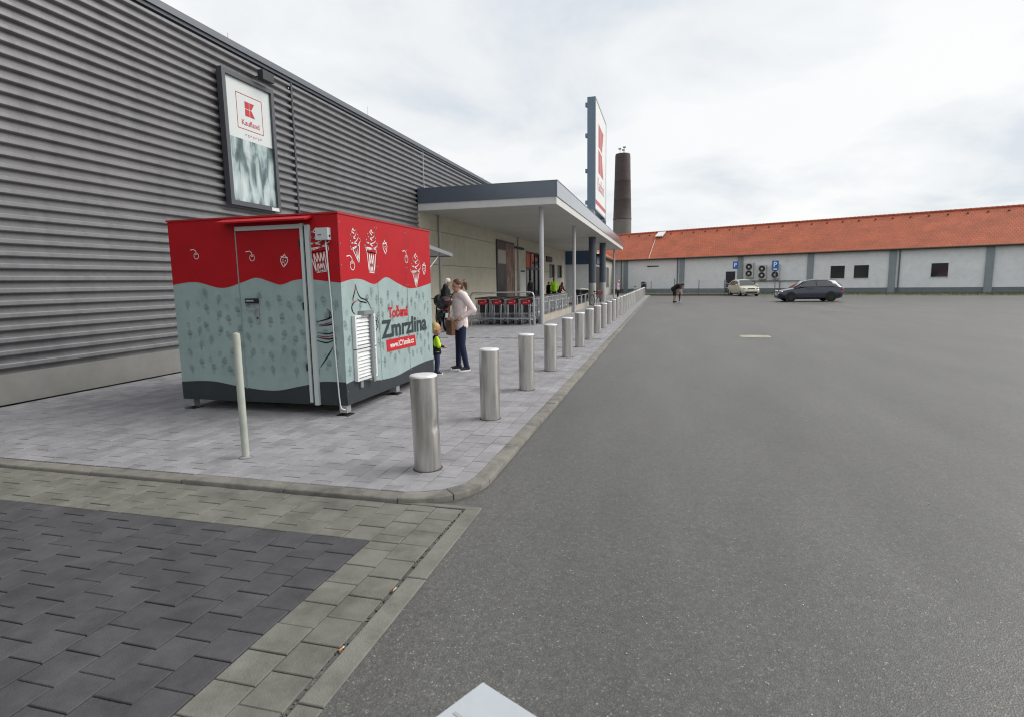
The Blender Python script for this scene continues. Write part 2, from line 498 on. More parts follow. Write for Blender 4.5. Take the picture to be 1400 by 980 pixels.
def clip_piece(mb, xa, xb, ya, yb, z1, g_=0.0034, c=0.003):
    """paver cut to the rounded corner of the pavement"""
    n = 4
    cs = [(xa, ya), (xb, ya), (xb, yb), (xa, yb)]
    if all(inside_corner(*p) for p in cs):
        mb.chamfer((xa + g_, ya + g_, -0.05), (xb - g_, yb - g_, z1), c); return True
    pts = []
    samples = 10
    for k in range(4):
        (ax, ay), (bx, by) = cs[k], cs[(k + 1) % 4]
        for q in range(samples):
            t = q / samples
            px, py = ax + (bx - ax) * t, ay + (by - ay) * t
            if inside_corner(px, py, RAD): pts.append((px, py))
    if len(pts) < 6: return False
    cx = sum(p[0] for p in pts) / len(pts); cy = sum(p[1] for p in pts) / len(pts)
    w = [(cx + (px - cx) * 0.985, cy + (py - cy) * 0.985) for px, py in pts]
    mb.prism([(px, py, -0.05) for px, py in w], (0, 0, z1 + 0.05)); return True
# in view and nearest first: the 300 that show largest stay single pieces
def vis_key(pc):
    cx, cy = (pc[0] + pc[1]) / 2, (pc[2] + pc[3]) / 2
    d = Vector((cx, cy, -1.6)); z = d.dot(fw)
    if z < 0.3: return 1e9
    u = 700 + 780 * d.dot(rt) / z
    if u < -20 or u > 1420: return 1e6 + z
    if cx < -3.75 and 6.2 < cy < 10 : return 1e4 + z
    return z
pieces.sort(key=vis_key)
shared = {}
far = MB()
for k, (xa, xb, ya, yb) in enumerate(pieces):
    zt = rnd.uniform(-0.0015, 0.0015)
    if k < 300:
        whole = all(inside_corner(*p) for p in ((xa, ya), (xb, ya), (xb, yb), (xa, yb)))
        L = round(yb - ya, 3)
        if whole:
            if L not in shared:
                q = MB(); q.chamfer((0.0034, 0.0034, -0.05), (PW - 0.0034, L - 0.0034, 0), 0.003)
                shared[L] = q.mesh('paver', paver_m)
            o = link('paver', shared[L], pavement, (xa, ya, zt))
            o.rotation_euler = (rnd.uniform(-0.006, 0.006), rnd.uniform(-0.008, 0.008), 0)
        else:
            q = MB()
            if clip_piece(q, xa, xb, ya, yb, zt): q.build('paver', paver_m, pavement)
    else:
        clip_piece(far, xa, xb, ya, yb, zt)
o = far.build('distant_pavers', paver_m, pavement); o['kind'] = 'stuff'
# beyond that the blocks are too small to pick apart: one sheet with joints in the material
def far_paver_mat():
    M = bpy.data.materials.new('far_pavers'); M.use_nodes = True
    t = M.node_tree; bs = t.nodes['Principled BSDF']; bs.inputs['Roughness'].default_value = 0.8
    geo = N(t, 'ShaderNodeNewGeometry')
    mpn = N(t, 'ShaderNodeMapping'); mpn.inputs['Rotation'].default_value = (0, 0, R(90))
    t.links.new(geo.outputs['Position'], mpn.inputs[0])
    br = N(t, 'ShaderNodeTexBrick'); br.inputs['Scale'].default_value = 1; br.inputs['Brick Width'].default_value = PL
    br.inputs['Row Height'].default_value = PW; br.inputs['Mortar Size'].default_value = 0.004
    br.inputs['Color1'].default_value = (0.285, 0.28, 0.295, 1); br.inputs['Color2'].default_value = (0.235, 0.232, 0.245, 1)
    br.inputs['Mortar'].default_value = (0.09, 0.09, 0.09, 1)
    t.links.new(mpn.outputs[0], br.inputs['Vector'])
    n1 = N(t, 'ShaderNodeTexNoise'); n1.inputs['Scale'].default_value = 2.5; n1.inputs['Detail'].default_value = 8; n1.inputs['Roughness'].default_value = 0.7
    t.links.new(geo.outputs['Position'], n1.inputs['Vector'])
    mr = N(t, 'ShaderNodeMapRange'); mr.inputs['From Min'].default_value = 0.3; mr.inputs['From Max'].default_value = 0.7
    mr.inputs['To Min'].default_value = 0.85; mr.inputs['To Max'].default_value = 1.12
    t.links.new(n1.outputs['Fac'], mr.inputs['Value'])
    xx = N(t, 'ShaderNodeMix', data_type='RGBA', blend_type='MULTIPLY'); xx.inputs['Factor'].default_value = 1
    t.links.new(br.outputs['Color'], xx.inputs['A']); t.links.new(mr.outputs[0], xx.inputs['B'])
    t.links.new(xx.outputs['Result'], bs.inputs['Base Color'])
    return M
q = MB(); q.box((-9.0, YMODEL + PL, -0.05), (PX1, 61, 0.0))
q.build('paved_surface', far_paver_mat(), pavement)['kind'] = 'stuff'

# kerb stones along the drive, round the corner and along the front edge
KW = 0.135
def kerb_profile_piece(path_in, path_out, z1=0.003, z0=-0.12):
    """stone between two plan polylines with a rounded outer arris"""
    q = MB(); n = len(path_in)
    rows = []
    for (xi, yi), (xo, yo) in zip(path_in, path_out):
        dx, dy = xo - xi, yo - yi
        L = math.hypot(dx, dy); dx /= L; dy /= L
        prof = [(0, z0), (0, z1), (L - 0.014, z1), (L - 0.005, z1 - 0.004), (L, z1 - 0.014), (L, z0)]
        row = []
        for d, z in prof:
            row.append(len(q.v)); q.v.append((xi + dx * d, yi + dy * d, z))
        rows.append(row)
    m_ = len(rows[0])
    for a, b_ in zip(rows, rows[1:]):
        for k in range(m_):
            q.f.append((a[k], a[(k + 1) % m_], b_[(k + 1) % m_], b_[k]))
    q.f.append(tuple(rows[0])); q.f.append(tuple(reversed(rows[-1])))
    return q
gap = 0.004
y = PY0 + RAD
me_k = kerb_profile_piece([(0, 0), (0, 0.33), (0, 0.66), (0, 0.992)], [(KW, 0), (KW, 0.33), (KW, 0.66), (KW, 0.992)]).mesh('kerbstone', kerbstone_m, 40)
k = 0
while y < 60:
    o = link('kerbstone', me_k, pavement, (PX1 + rnd.uniform(0, 0.005), y, rnd.uniform(-0.004, 0.003)))
    o.rotation_euler = (0, 0, rnd.uniform(-0.002, 0.002))
    y += 1.0; k += 1
cxk, cyk = PX1 - RAD, PY0 + RAD
for a0, a1 in ((-90, -46), (-45, -0.5)):
    pin, pout = [], []
    for k in range(8):
        a = R(a0 + (a1 - a0) * k / 7)
        pin.append((cxk + RAD * math.cos(a), cyk + RAD * math.sin(a)))
        pout.append((cxk + (RAD + KW) * math.cos(a), cyk + (RAD + KW) * math.sin(a)))
    kerb_profile_piece(pin, pout).build('kerbstone', kerbstone_m, pavement, 40)
x = PX1 - RAD - 0.006
me_f = kerb_profile_piece([(0, 0), (-0.5, 0), (-0.992, 0)], [(0, -KW), (-0.5, -KW), (-0.992, -KW)]).mesh('kerbstone', kerbstone_m, 40)
while x > -9.0:
    o = link('kerbstone', me_f, pavement, (x, PY0 - 0.003 + rnd.uniform(-0.004, 0.004), rnd.uniform(-0.012, 0.0)))
    o.rotation_euler = (rnd.uniform(-0.02, 0.02), 0, rnd.uniform(-0.006, 0.006))
    x -= 1.0

# ------------------------------------------------------------------ lower apron with light and dark slabs, edged towards the drive
AX1, AY1 = -1.40, PY0 - KW - 0.012
SZ = 0.205
YDARK = AY1 - 3 * SZ
b = MB(); b.box((-12, -4, -0.14), (AX1 + 0.03, AY1 + 0.03, -0.062))
apron = tag(b.build('apron', moss_m), kind='structure')
ATOP = -0.036
sl = []
x = AX1; col = 0
while x > -9.5:
    y = AY1 - (SZ * 0.5 if col % 2 else 0)
    if col % 2: sl.append((x - SZ, x, AY1 - SZ * 0.5, AY1))
    while y > -3.0:
        if y - SZ < YDARK - 0.02 and y > YDARK + 0.02:      # cut where the dark field begins
            sl += [(x - SZ, x, YDARK, y), (x - SZ, x, y - SZ, YDARK)]
        else: sl.append((x - SZ, x, y - SZ, y))
        y -= SZ
    x -= SZ; col += 1
def vis2(pc):
    cx, cy = (pc[0] + pc[1]) / 2, (pc[2] + pc[3]) / 2
    d = Vector((cx, cy, -1.66)); z = d.dot(fw)
    if z < 0.3: return 1e9
    u = 700 + 780 * d.dot(rt) / z; v = 490 - 780 * d.dot(up) / z
    if u < -40 or u > 1420 or v > 1050: return 1e6 + z
    return z
sl.sort(key=vis2)
shared2 = {}
farm = {0: MB(), 1: MB()}
for k, (xa, xb, ya, yb) in enumerate(sl):
    cx, cy = (xa + xb) / 2, (ya + yb) / 2
    dark = 1 if (cx < -1.81 and cy < YDARK) else 0
    zt = ATOP + rnd.uniform(-0.0025, 0.0025)
    if k < 300:
        L = round(yb - ya, 3); key = (L, dark)
        if key not in shared2:
            q = MB(); q.chamfer((0.0032, 0.0032, -0.04), (SZ - 0.0032, L - 0.0032, 0), 0.0035)
            shared2[key] = q.mesh('slab', slab_d if dark else slab_l)
        o = link('slab', shared2[key], apron, (xa, ya, zt))
        o.rotation_euler = (rnd.uniform(-0.008, 0.008), rnd.uniform(-0.008, 0.008), rnd.uniform(-0.004, 0.004))
    else:
        farm[dark].chamfer((xa + 0.0025, ya + 0.0025, zt - 0.04), (xb - 0.0025, yb - 0.0025, zt), 0.0035)
for d in (0, 1):
    farm[d].build('outlying_slabs', slab_d if d else slab_l, apron)['kind'] = 'stuff'
me_e = MB().chamfer((0, 0.002, -0.1), (0.115, 0.995, 0), 0.004).mesh('edging_stone', edging_m)
y = AY1 - 0.985
while y > -4:
    o = link('edging_stone', me_e, apron, (AX1 + 0.022 + rnd.uniform(-0.003, 0.003), y, -0.036 + rnd.uniform(-0.003, 0.003)))
    o.rotation_euler = (0, 0, rnd.uniform(-0.003, 0.003))
    y -= 1.0
q = MB(); q.chamfer((-0.5, 0, -0.1), (0.135, 0.05, -0.034), 0.004)
o = q.build('edging_stone', edging_m, apron); o.location = (AX1, AY1 - 0.012 + 0.02, 0.0)
# crumbs of dirt and moss in the open joint
q = MB(); rr = random.Random(5)
for k in range(420):
    yy = rr.uniform(-0.5, AY1); s_ = rr.uniform(0.003, 0.009)
    q.cbox((AX1 + rr.uniform(-0.002, 0.028), yy, -0.052 + rr.uniform(0, 0.010)), (s_, s_ * rr.uniform(0.8, 2), s_ * 0.7), (rr.random(), rr.random(), rr.random() * 3))
tag(q.build('joint_dirt', moss_m), 'dark mossy dirt filling the joint along the apron edging', 'dirt', kind='stuff')
# loose grit on the drive
q = MB(); rr = random.Random(8)
for k in range(420):
    d = rr.uniform(0, 1) ** 1.6
    yy = 1.0 + 11 * d; xx = rr.uniform(-1.25, 1.5 + yy * 0.45); s_ = rr.uniform(0.002, 0.0055)
    if yy > 3.8 and xx < -1.3: continue
    q.cbox((xx, yy, road_z + s_ * 0.3), (s_ * 1.5, s_, s_), (rr.random() * 3, rr.random() * 3, rr.random() * 3))
tag(q.build('grit', mat('pale_grit', (0.42, 0.41, 0.38), 0.8, piece=0.5)), 'pale loose grit scattered over the dark asphalt drive', 'grit', kind='stuff')

# worn paint patch and parking bay lines on the drive
paint_m = mat('worn_road_paint', (0.36, 0.34, 0.27), 0.8, var=0.25, scale=9, dirt=0.3)
def ground_poly(name, pts, material, label, cat, z=road_z + 0.006, group=None):
    q = MB(); q.prism([(x_, y_, z - 0.002) for x_, y_ in pts], (0, 0, 0.003))
    return tag(q.build(name, material), label, cat, group)
rr = random.Random(2)
pts = []
for k in range(26):
    a = 2 * math.pi * k / 26
    pts.append((2.5 + 0.40 * math.copysign(abs(math.cos(a)) ** 0.5, math.cos(a)) + rr.uniform(-0.03, 0.03), 17.3 + 0.36 * math.copysign(abs(math.sin(a)) ** 0.6, math.sin(a)) + rr.uniform(-0.04, 0.04)))
ground_poly('paint_patch', pts, paint_m, 'pale worn paint patch on the asphalt drive', 'road marking')
for i_, (xa, ya) in enumerate(((7.2, 45.6), (7.2, 40.4), (7.2, 35.2), (7.2, 30.0))):
    ground_poly('bay_line', [(xa, ya), (xa + 5, ya), (xa + 5, ya + 0.12), (xa, ya + 0.12)], paint_m,
                ['faded bay line on the far side of the dark car', 'faded bay line just nearer than the dark car', 'third faded bay line nearer than the dark car', 'nearest faded bay line of the parking row at right'][i_],
                'road marking', group='parking bay lines')

# ------------------------------------------------------------------ steel bollards
def dent(r, t, z):
    a = math.atan2(math.sin(t - R(-8)), math.cos(t - R(-8)))
    d1 = 0.014 * math.exp(-((z - 0.385) / (0.05 if z > 0.385 else 0.032)) ** 2) * math.exp(-(a / 0.42) ** 2)
    d2 = 0.007 * math.exp(-((z - 0.40) / 0.12) ** 2) * math.exp(-(a / 0.6) ** 2)
    return r - d1 - d2
BR, BH = 0.117, 0.825
prof = [(BR, z * BH / 48) for z in range(49)]
capp = [(BR + 0.002, BH - 0.012), (BR + 0.002, BH), (BR - 0.006, BH + 0.007), (BR * 0.6, BH + 0.013), (0, BH + 0.016)]
base = [(BR + 0.012, 0.0), (BR + 0.012, 0.004), (BR, 0.006)]
me_b = MB().lathe([(BR, 0), (BR, BH - 0.01)], 40).mesh('tube', steel, True)
me_bd = MB().lathe(prof, 64, fn=dent).mesh('tube', steel, True)
me_c = MB().lathe(capp, 40).mesh('cap', steel_top, 50)
me_base = MB().lathe(base, 40).mesh('base_collar', mat('sealed_collar', (0.05, 0.05, 0.048), 0.8), 50)
ordinal = ['nearest', 'second', 'third', 'fourth', 'fifth', 'sixth', 'seventh', 'eighth', 'ninth', 'tenth', 'eleventh', 'twelfth',
           'thirteenth', 'fourteenth', 'fifteenth', 'sixteenth', 'seventeenth', 'eighteenth', 'nineteenth', 'twentieth'] + ['twenty-' + w for w in ('first', 'second', 'third', 'fourth', 'fifth', 'sixth', 'seventh', 'eighth', 'ninth')] + ['thirtieth']
for k in range(30):
    y = 4.47 + 1.868 * k
    if k == 0: lab = 'dented brushed steel bollard, nearest of the kerb row'
    else: lab = 'steel bollard, %s from the near end of the kerb row' % ordinal[k]
    o = thing('bollard', lab, 'bollard', (-1.975, y, 0), rnd.uniform(0, 6) if k else 0, 'steel bollards along the kerb')
    o.rotation_euler[0] = rnd.uniform(-0.009, 0.009)
    if k == 0: o.rotation_euler[1] = -0.012
    link('tube', me_bd if k == 0 else me_b, o); link('cap', me_c, o); link('base_collar', me_base, o)

# white box added in place of a blurred object held near the camera
bx = thing('held_object_standin', 'white box at the bottom edge, standing in for an object held near the camera', 'box', (-0.485, 1.427, road_z), math.atan2(-0.456, 0.89))
card = mat('white_card', (0.40, 0.43, 0.46), 0.7, var=0.04, scale=20)
bh_ = 0.45 - road_z
for nm, a_, c_ in (('side_wall', (0, -0.006, 0), (0.34, 0, bh_)), ('side_wall', (0, -0.26, 0), (0.34, -0.254, bh_)), ('end_wall', (0, -0.254, 0), (0.006, -0.006, bh_)), ('end_wall', (0.334, -0.254, 0), (0.34, -0.006, bh_)), ('bottom', (0.006, -0.254, 0.004), (0.334, -0.006, 0.01)), ('lid', (-0.004, -0.264, bh_ + 0.001), (0.344, 0.004, bh_ + 0.007))):
    MB().box(a_, c_).build(nm, card, bx)
MB().box((0.02, -0.135, bh_ + 0.0072), (0.32, -0.125, bh_ + 0.0084)).build('lid_seam', mat('grey_card', (0.33, 0.34, 0.34), 0.8), bx)
# ------------------------------------------------------------------ ice cream kiosk
KX, KY, KX2, KY2, KZ0, KZ1 = -3.74, 6.12, -6.2, 8.85, 0.15, 2.43
red_v = mat('red_vinyl', (0.40, 0.006, 0.012), 0.5, var=0.06, scale=3, dirt=0.08, spec=0.25)
teal_v = mat('pale_teal_vinyl', (0.305, 0.395, 0.39), 0.45, var=0.06, scale=4, dirt=0.12)
teal_faint = mat('teal_print', (0.277, 0.363, 0.358), 0.45)
dark_v = mat('charcoal_vinyl', (0.030, 0.037, 0.042), 0.45, var=0.1, scale=4)
white_v = mat('white_vinyl', (0.78, 0.78, 0.77), 0.45)
ink = mat('dark_green_ink', (0.028, 0.042, 0.045), 0.45)
ink_red = mat('red_ink', (0.50, 0.012, 0.02), 0.45)
white_gloss = mat('white_enamel', (0.68, 0.70, 0.70), 0.35, dirt=0.1)
kiosk = thing('ice_cream_kiosk', 'red and pale teal ice cream kiosk with wavy print on the pavement', 'kiosk', (0, 0, 0))
q = MB(); q.box((KX2, KY, KZ0 + 0.09), (KX, KY2, KZ1))
q.build('body', teal_v, kiosk)
q = MB(); q.box((KX2 + 0.02, KY + 0.02, KZ0 - 0.02), (KX - 0.02, KY2 - 0.02, KZ0 + 0.09))
q.build('chassis', dark_v, kiosk)
q = MB(); q.box((KX2 - 0.015, KY - 0.015, KZ1), (KX + 0.012, KY2 + 0.015, KZ1 + 0.02))
q.build('roof', mat('red_roof_trim', (0.40, 0.012, 0.016), 0.5), kiosk)
def FR(s, z, o=0.0): return (KX + o, KY + s, z)          # right side: s runs away from the corner
def FL(t, z, o=0.0): return (KX - t, KY - o, z)          # door end: t runs to the left from the corner
def wave(ctrl, n=90):
    """Catmull-Rom through (s, z)"""
    outp = []
    c = [ctrl[0]] + ctrl + [ctrl[-1]]
    for i in range(1, len(c) - 2):
        p0, p1, p2, p3 = c[i - 1], c[i], c[i + 1], c[i + 2]
        for k in range(10):
            t = k / 10
            outp.append(tuple(0.5 * (2 * p1[a] + (p2[a] - p0[a]) * t + (2 * p0[a] - 5 * p1[a] + 4 * p2[a] - p3[a]) * t * t + (-p0[a] + 3 * p1[a] - 3 * p2[a] + p3[a]) * t ** 3) for a in (0, 1)))
    outp.append(ctrl[-1])
    return outp
def sheet(mb, fn, curve, zedge, off):
    for (a, b_) in zip(curve, curve[1:]):
        mb.quad(fn(a[0], a[1], off), fn(b_[0], b_[1], off), fn(b_[0], zedge, off), fn(a[0], zedge, off))
wr = wave([(0, 1.625), (0.27, 1.665), (0.5, 1.66), (0.83, 1.60), (1.16, 1.69), (1.5, 1.61), (1.87, 1.53), (2.25, 1.54), (2.73, 1.60)])
wl = wave([(0, 1.62), (0.17, 1.64), (0.45, 1.67), (0.64, 1.66), (0.83, 1.61), (0.99, 1.65), (1.18, 1.70), (1.38, 1.65), (1.7, 1.58), (2.1, 1.66), (2.46, 1.63)])
dr = wave([(0, 0.40), (0.2, 0.41), (0.55, 0.355), (0.89, 0.30), (1.37, 0.28), (1.92, 0.325), (2.4, 0.345), (2.73, 0.34)])
dl = wave([(0, 0.42), (0.32, 0.42), (0.51, 0.38), (0.71, 0.34), (0.97, 0.29), (1.24, 0.29), (1.6, 0.33), (2.0, 0.38), (2.46, 0.36)])
q = MB(); sheet(q, FR, wr, KZ1 + 0.002, 0.002); sheet(q, FL, wl, KZ1 + 0.002, 0.002); q.build('red_print', red_v, kiosk)
q = MB(); sheet(q, FR, dr, KZ0 - 0.02, 0.0025); sheet(q, FL, dl, KZ0 - 0.02, 0.0025); q.build('charcoal_print', dark_v, kiosk)
# far (serving) and rear sides
q = MB(); q.quad((KX2, KY2 + .002, 1.62), (KX, KY2 + .002, 1.62), (KX, KY2 + .002, KZ1), (KX2, KY2 + .002, KZ1)).quad((KX2 - .002, KY, 1.62), (KX2 - .002, KY2, 1.62), (KX2 - .002, KY2, KZ1), (KX2 - .002, KY, KZ1))
q.build('rear_red_print', red_v, kiosk)

def strokes(mb, fn, lines, w, off):
    for pts in lines:
        for i in range(len(pts) - 1):
            (ax, az), (bx, bz) = pts[i], pts[i + 1]
            dx, dz = bx - ax, bz - az; L = math.hypot(dx, dz)
            if L < 1e-5: continue
            nx_, nz_ = -dz / L * w / 2, dx / L * w / 2
            ex, ez = dx / L * w * 0.25, dz / L * w * 0.25
            mb.quad(fn(ax - ex + nx_, az - ez + nz_, off), fn(bx + ex + nx_, bz + ez + nz_, off), fn(bx + ex - nx_, bz + ez - nz_, off), fn(ax - ex - nx_, az - ez - nz_, off))
def arc(cx, cz, rx, rz, a0, a1, n=14, rot=0):
    o = []
    for k in range(n + 1):
        a = R(a0 + (a1 - a0) * k / n)
        x_, z_ = rx * math.cos(a), rz * math.sin(a)
        o.append((cx + x_ * math.cos(rot) - z_ * math.sin(rot), cz + x_ * math.sin(rot) + z_ * math.cos(rot)))
    return o
def xform(lines, cx, cz, rot, mir=1):
    return [[(cx + mir * (x_ * math.cos(rot) - z_ * math.sin(rot)), cz + x_ * math.sin(rot) + z_ * math.cos(rot)) for x_, z_ in l] for l in lines]
def softcone(w, h, cup=False, grid=3):
    """white line drawing of a soft ice in a wafer; origin at the tip of the wafer"""
    zc = h * 0.46; hw = w * 0.34; tip = w * (0.2 if cup else 0.04)
    L = [[(-tip, 0), (-hw, zc), (hw, zc), (tip, 0), (-tip, 0)]]
    for k in range(1, grid + 1):
        f_ = k / (grid + 1)
        L.append([(-hw + 2 * hw * f_, zc), (-tip + (tip * 2) * min(1, f_ + 0.25), zc * 0.12 if not cup else 0)])
        L.append([(-hw + 2 * hw * f_, zc), (-tip + (tip * 2) * max(0, f_ - 0.25), zc * 0.12 if not cup else 0)])
    if cup: L.append([(-hw * 1.12, zc), (-hw * 1.12, zc + h * 0.1), (hw * 1.12, zc + h * 0.1), (hw * 1.12, zc), (-hw * 1.12, zc)])
    zb = zc + (h * 0.1 if cup else 0)
    levels = 3
    for k in range(levels):
        f0 = k / levels; ww = w * 0.5 * (1 - f0 * 0.72); z0_ = zb + (h - zb) * f0 * 0.86; hh = (h - zb) / levels * 0.9
        L.append(arc(0, z0_ + hh * 0.5, ww, hh * 0.62, 200, 340, 10, 0.18)); L.append(arc(0, z0_ + hh * 0.5, ww, hh * 0.7, -20, 20, 5, 0.18)); L.append(arc(0, z0_ + hh * 0.5, ww, hh * 0.7, 160, 200, 5, 0.18))
        L.append([(-ww * 0.5, z0_ + hh * 0.95), (ww * 0.2, z0_ + hh * 0.45)])
    L.append([(-w * 0.13, zb + (h - zb) * 0.82), (-w * 0.05, h * 0.95), (w * 0.05, h), (w * 0.06, h * 0.93), (w * 0.14, zb + (h - zb) * 0.84)])
    return L
def cherry(s):
    return [arc(0, 0, s, s * 1.05, 0, 360, 16), [(0, s * 0.9), (-s * 0.1, s * 1.7), (-s * 0.9, s * 2.3), (-s * 2.4, s * 2.1)], [(-s * 0.35, s * 0.5), (0, s * 0.62), (s * 0.35, s * 0.5)]]
def strawb(s):
    L = [[(0, -1.5 * s), (-0.7 * s, -0.7 * s), (-s, 0.1 * s), (-0.75 * s, 0.7 * s), (0, 0.75 * s), (0.75 * s, 0.7 * s), (s, 0.1 * s), (0.7 * s, -0.7 * s), (0, -1.5 * s)]]
    L += [[(-0.9 * s, 0.8 * s), (-0.3 * s, 0.95 * s), (0, 1.5 * s), (0.3 * s, 0.95 * s), (0.9 * s, 0.85 * s)]]
    for x_, z_ in ((-0.4, 0.1), (0.3, 0.2), (0, -0.3), (-0.25, -0.7), (0.4, -0.4)): L.append([(x_ * s, z_ * s), (x_ * s, z_ * s - 0.2 * s)])
    return L
# white drawings on the red field
for nm, fn, lines, w in (
    ('printed_cone', FR, xform(softcone(0.27, 0.42, False, 2), 0.44, 1.88, 0.28), 0.012),
    ('printed_cone', FR, xform(softcone(0.34, 0.56, True, 3), 0.76, 1.75, -0.05), 0.013),
    ('printed_cone', FR, xform(softcone(0.38, 0.50, False, 3), 2.15, 1.555, 0.0), 0.013),
    ('printed_cherry', FR, xform(cherry(0.052), 0.28, 1.83, 0.0), 0.011),
    ('printed_cherry', FR, xform(cherry(0.052), 1.83, 1.96, 0.0), 0.011),
    ('printed_strawberry', FR, xform(strawb(0.062), 1.16, 2.10, 0.1), 0.011),
    ('printed_strawberry', FR, xform(strawb(0.066), 2.47, 1.83, -0.1), 0.011),
    ('printed_cone', FL, xform(softcone(0.36, 0.52, True, 4), 0.245, 1.755, 0.12, -1), 0.011),
    ('printed_cherry', FL, xform(cherry(0.036), 1.215, 1.945, 0.0, -1), 0.009),
    ('printed_strawberry', FL, xform(strawb(0.052), 0.76, 1.90, 0.15), 0.009),
    ('printed_cherry', FL, xform(cherry(0.036), 2.05, 1.99, 0.0, -1), 0.009)):
    q = MB(); strokes(q, fn, lines, w, 0.0042); q.build(nm, white_v, kiosk)
# faint small cones all over the teal
q = MB(); rr = random.Random(21)
def field(fn, smax, lo, hi):
    s = 0.09; c_ = 0
    while s < smax - 0.05:
        z = lo + (0.1 if c_ % 2 else 0.02)
        while z < hi:
            k = rr.random(); L = softcone(0.075, 0.13, k < 0.4, 1) if k < 0.75 else strawb(0.026)
            strokes(q, fn, xform(L, s + rr.uniform(-0.02, 0.02), z + rr.uniform(-0.02, 0.02), rr.uniform(-0.5, 0.5)), 0.004, 0.0032)
            z += 0.2 + rr.uniform(-0.02, 0.02)
        s += 0.155; c_ += 1
field(FR, 2.68, 0.46, 1.44); field(FL, 2.42, 0.46, 1.46)
q.build('faint_print', teal_faint, kiosk)['kind'] = 'stuff'
# swirl drawings in dark and red ink
def thick(fn, pts, w, m_, off=0.004):
    q = MB(); c_ = wave(pts)
    n = len(c_)
    for i in range(n - 1):
        a, b_ = c_[i], c_[i + 1]
        ww = w * (0.25 + 0.75 * math.sin(math.pi * (i + 0.5) / n))
        strokes(q, fn, [[a, b_]], ww, off)
    return q
for pts in ([(0.33, 1.60), (0.37, 1.50), (0.44, 1.43), (0.56, 1.40), (0.64, 1.35), (0.70, 1.27)], [(0.36, 1.42), (0.42, 1.385), (0.52, 1.37), (0.58, 1.36)],
            [(0.80, 1.16), (0.86, 1.13), (0.87, 1.07), (0.82, 1.0), (0.76, 0.955)], [(0.79, 1.12), (0.83, 1.10), (0.82, 1.04)], [(0.75, 0.92), (0.76, 0.7), (0.755, 0.5)], [(0.765, 0.9), (0.79, 0.7), (0.775, 0.52)]):
    thick(FR, pts, 0.016, ink).build('swirl_stroke', ink, kiosk)
for pts in ([(0.33, 1.60), (0.31, 1.52), (0.26, 1.44), (0.25, 1.40)], [(0.36, 1.40), (0.26, 1.37), (0.215, 1.32), (0.235, 1.26), (0.29, 1.225)]):
    thick(FR, pts, 0.018, ink).build('swirl_stroke', ink_red, kiosk)
for pts in ([(0.21, 1.31), (0.165, 1.27), (0.15, 1.22), (0.2, 1.19), (0.3, 1.165), (0.36, 1.15)], [(0.15, 1.20), (0.14, 1.14), (0.2, 1.115), (0.34, 1.10)],
            [(0.135, 1.10), (0.13, 1.04), (0.2, 1.01), (0.36, 1.02)], [(0.13, 1.03), (0.14, 0.96), (0.24, 0.945), (0.37, 0.97)], [(0.14, 0.93), (0.24, 0.90), (0.37, 0.925)],
            [(0.155, 0.85), (0.2, 0.78), (0.27, 0.69), (0.345, 0.60)]):
    thick(FL, pts, 0.016, ink).build('swirl_stroke', ink, kiosk)
for pts in ([(0.2, 1.28), (0.17, 1.24), (0.19, 1.2)], [(0.15, 1.16), (0.22, 1.13), (0.33, 1.12)], [(0.14, 0.99), (0.24, 0.97), (0.36, 0.985)]):
    thick(FL, pts, 0.012, ink).build('swirl_stroke', ink_red, kiosk)
# lettering on the long side
text('Točená', 0.20, ink_red, kiosk, facing_x(KX + 0.005, KY + 1.17, 1.128), width=0.64, bold=0.007)
text('Zmrzlina', 0.335, ink, kiosk, facing_x(KX + 0.005, KY + 0.95, 0.862), width=1.54, bold=0.010)
q = MB(); q.poly([FR(1.08, 0.825, 0.004), FR(2.03, 0.812, 0.004), FR(2.06, 0.642, 0.004), FR(1.09, 0.655, 0.004)]); q.build('web_address_label', ink_red, kiosk)
text('www.ICYsmile.cz', 0.115, white_v, kiosk, facing_x(KX + 0.0065, KY + 1.18, 0.70), width=0.79, bold=0.002)
# air outlet cover with two louvred panels and its pipe
for z0_, z1_ in ((0.395, 0.785), (0.80, 1.215)):
    q = MB()
    y0_, y1_ = KY + 0.195, KY + 0.705
    q.box((KX + 0.003, y0_, z0_), (KX + 0.018, y1_, z1_))
    for a, b_ in (((y0_, y0_ + 0.03), (z0_, z1_)), ((y1_ - 0.03, y1_), (z0_, z1_))):
        q.box((KX + 0.018, a[0], b_[0]), (KX + 0.05, a[1], b_[1]))
    q.box((KX + 0.018, y0_ + 0.03, z1_ - 0.03), (KX + 0.05, y1_ - 0.03, z1_)); q.box((KX + 0.018, y0_ + 0.03, z0_), (KX + 0.05, y1_ - 0.03, z0_ + 0.03))
    fr_ = q.build('louvre_panel', white_gloss, kiosk)
    nsl = 7
    for k in range(nsl):
        zc = z0_ + 0.045 + (z1_ - z0_ - 0.09) * (k + 0.5) / nsl
        q = MB(); q.cbox((KX + 0.034, (y0_ + y1_) / 2, zc), (0.006, y1_ - y0_ - 0.064, 0.052), (0, R(-28), 0)); q.build('slat', white_gloss, fr_)
q = MB(); q.box((KX + 0.052, KY + 0.545, 0.34), (KX + 0.082, KY + 0.60, 1.235)); q.build('cover_bar', mat('grey_aluminium', (0.30, 0.32, 0.33), 0.4, 0.5), kiosk)
q = MB(); q.box((KX + 0.0, KY + 0.36, 1.215), (KX + 0.09, KY + 0.60, 1.265)); q.box((KX + 0.003, KY + 0.30, 0.30), (KX + 0.03, KY + 0.36, 0.385)); q.build('cover_bracket', MATS['grey_aluminium'], kiosk)
